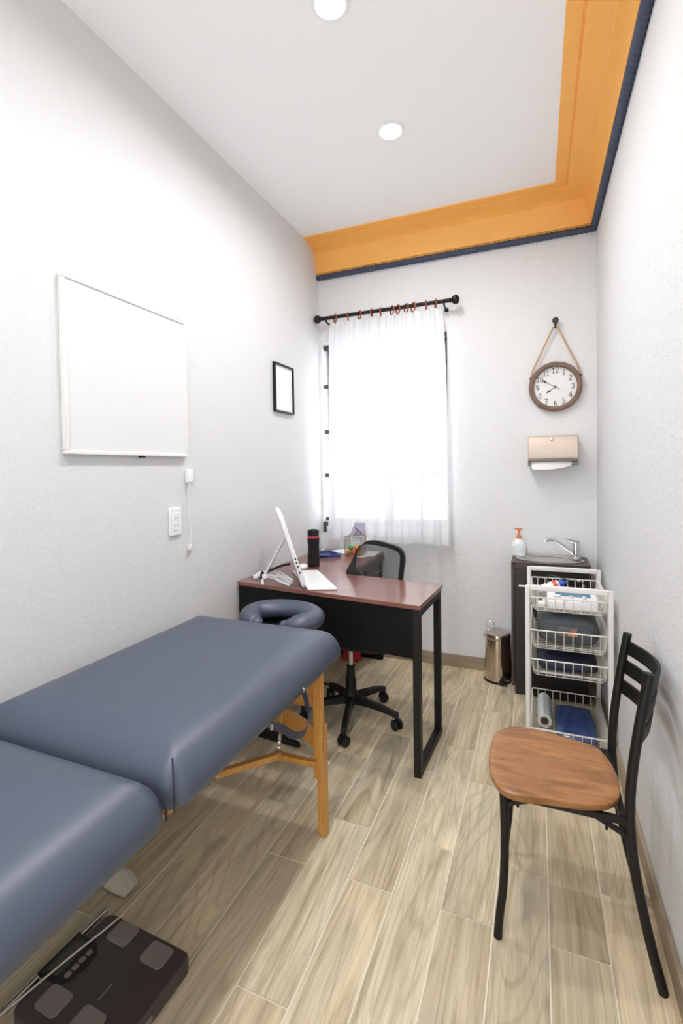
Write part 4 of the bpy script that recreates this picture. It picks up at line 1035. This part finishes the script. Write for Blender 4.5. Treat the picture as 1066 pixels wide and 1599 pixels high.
o = MB().tube(smoothline([(-1.20, .50, .059), (-1.178, .62, .0592), (-1.163, .70, .0592), (-1.130, .86, .0592), (-1.103, .985, .0575), (-1.118, 1.10, .040), (-1.143, 1.26, .018), (-1.165, 1.40, .0035), (-1.168, 1.60, .003)], 6), .0024, 8).build('floor_cord', MCREAM, None, loc=(-1.15, 1.0, 0)); tag(o, 'thin pale cord running across the scale and along the floor', 'cord')
def flap(u, v):
    x_ = -1.300+.112*u; y_ = 1.080+.075*v*(.45+.55*math.sin(PI*min(1, u*.55+.30)))+.010*(1-u); z_ = .004+.026*math.sin(PI*v)*math.sin(PI*min(1, u*.9+.1))-.010*math.exp(-((v-.5)*7)**2)*u
    return (x_, y_+.012*math.sin(PI*u)*(v-.5), max(z_, .003))
b = MB().grid(flap, 20, 16); o = b.build('cloth_flap', MCREAM, None, loc=(-1.25, 1.11, 0), ang=180)
sm = o.modifiers.new('s', 'SOLIDIFY'); sm.thickness = .002; sm.offset = 1
tag(o, 'small folded cream cloth on the floor behind the scale', 'cloth')

# ------------------------------------------------------------------ dining chair
t = thing('dining_chair', 'black metal chair with brown wooden seat by the right wall', 'chair', (.08, 1.53, 0))
zs = .446
top = smoothline([(.02, 1.350, 0), (-.075, 1.338, 0), (-.118, 1.385, 0), (-.138, 1.47, 0), (-.138, 1.57, 0), (-.122, 1.650, 0), (-.07, 1.695, 0), (.02, 1.692, 0), (.14, 1.668, 0), (.178, 1.640, 0), (.200, 1.56, 0), (.205, 1.48, 0), (.185, 1.405, 0), (.13, 1.368, 0), (.02, 1.350, 0)], 6)[:-1]
pl = [(p.x, p.y) for p in top]; cxs = sum(p[0] for p in pl)/len(pl); cys = sum(p[1] for p in pl)/len(pl)
vs = []; fs = []; n = len(pl)
for sc_, z_ in ((.90, zs-.001), (.97, zs), (1, zs-.004), (1, zs-.018), (.97, zs-.024)):
    vs += [(cxs+(p[0]-cxs)*sc_, cys+(p[1]-cys)*sc_, z_) for p in pl]
for i in range(4):
    for k in range(n): fs.append((i*n+k, i*n+(k+1) % n, (i+1)*n+(k+1) % n, (i+1)*n+k))
fs += [tuple(range(n)), tuple(4*n+k for k in range(n))]
MB().add(vs, fs).build('seat', MCHAIRSEAT, t, ang=50)
rT = .0115
yN, yFar = 1.378, 1.690
for yy in (yN, yFar):
    sgn_ = 1 if yy == yN else -1
    MB().tube(smoothline([(-.108, yy-sgn_*.004, 0), (-.103, yy, .06), (-.092, yy, .16), (-.088, yy, .30), (-.091, yy, .425)], 8), rT, 16).build('front_leg', MBLACK, t)
    MB().tube(smoothline([(.286, yy-sgn_*.006, 0), (.262, yy-sgn_*.003, .10), (.241, yy, .20), (.224, yy, .30), (.216, yy, .38), (.214, yy, .46), (.220, yy, .55), (.231, yy, .64), (.243, yy, .72), (.256, yy, .800)], 8), rT*1.06, 16).build('back_post', MBLACK, t)
for zc_ in (.757, .698, .636):
    xs_ = .2145+.155*max(0, zc_-.50)*.95
    b = MB(); vs = []; fs = []; m = 20
    for i in range(m+1):
        u = i/m; y_ = yN+(yFar-yN)*u; bow = .046*math.sin(PI*u)
        for dx_, dz in ((-.004, -.0205), (.004, -.0205), (.004+.006, .0205), (-.004+.006, .0205)): vs.append((xs_+bow+dx_, y_, zc_+dz))
    for i in range(m):
        for k in range(4): fs.append((i*4+k, i*4+(k+1) % 4, (i+1)*4+(k+1) % 4, (i+1)*4+k))
    fs += [(0,1,2,3), tuple(m*4+k for k in range(4))]
    b.add(vs, fs).build('back_slat', MBLACK, t, bevel=.002, ang=60)
b = MB()
for yy in (yN, yFar): b.beam((-.091, yy, zs-.033), (.215, yy, zs-.033), .016, .016)
for xx in (-.091, .200): b.beam((xx, yN, zs-.033), (xx, yFar, zs-.033), .016, .016)
b.build('seat_frame', MBLACK, t, bevel=.002)
for yy in (yN, yFar):
    for a_, c_ in (((-.085, .385), (-.015, .413)), ((.118, .418), (.215, .372))):
        b = MB(); b.beam((a_[0], yy, a_[1]), (c_[0], yy, c_[1]), .010, .012); xm_ = a_[0]*.55+c_[0]*.45; b.tube([(xm_, yy, (a_[1]+c_[1])/2-.016), (xm_, yy, (a_[1]+c_[1])/2)], .004, 8)
        b.build('corner_brace', MBLACK, t, bevel=.001)

for o in bpy.data.objects:
    if '_o' in o.keys(): del o['_o']
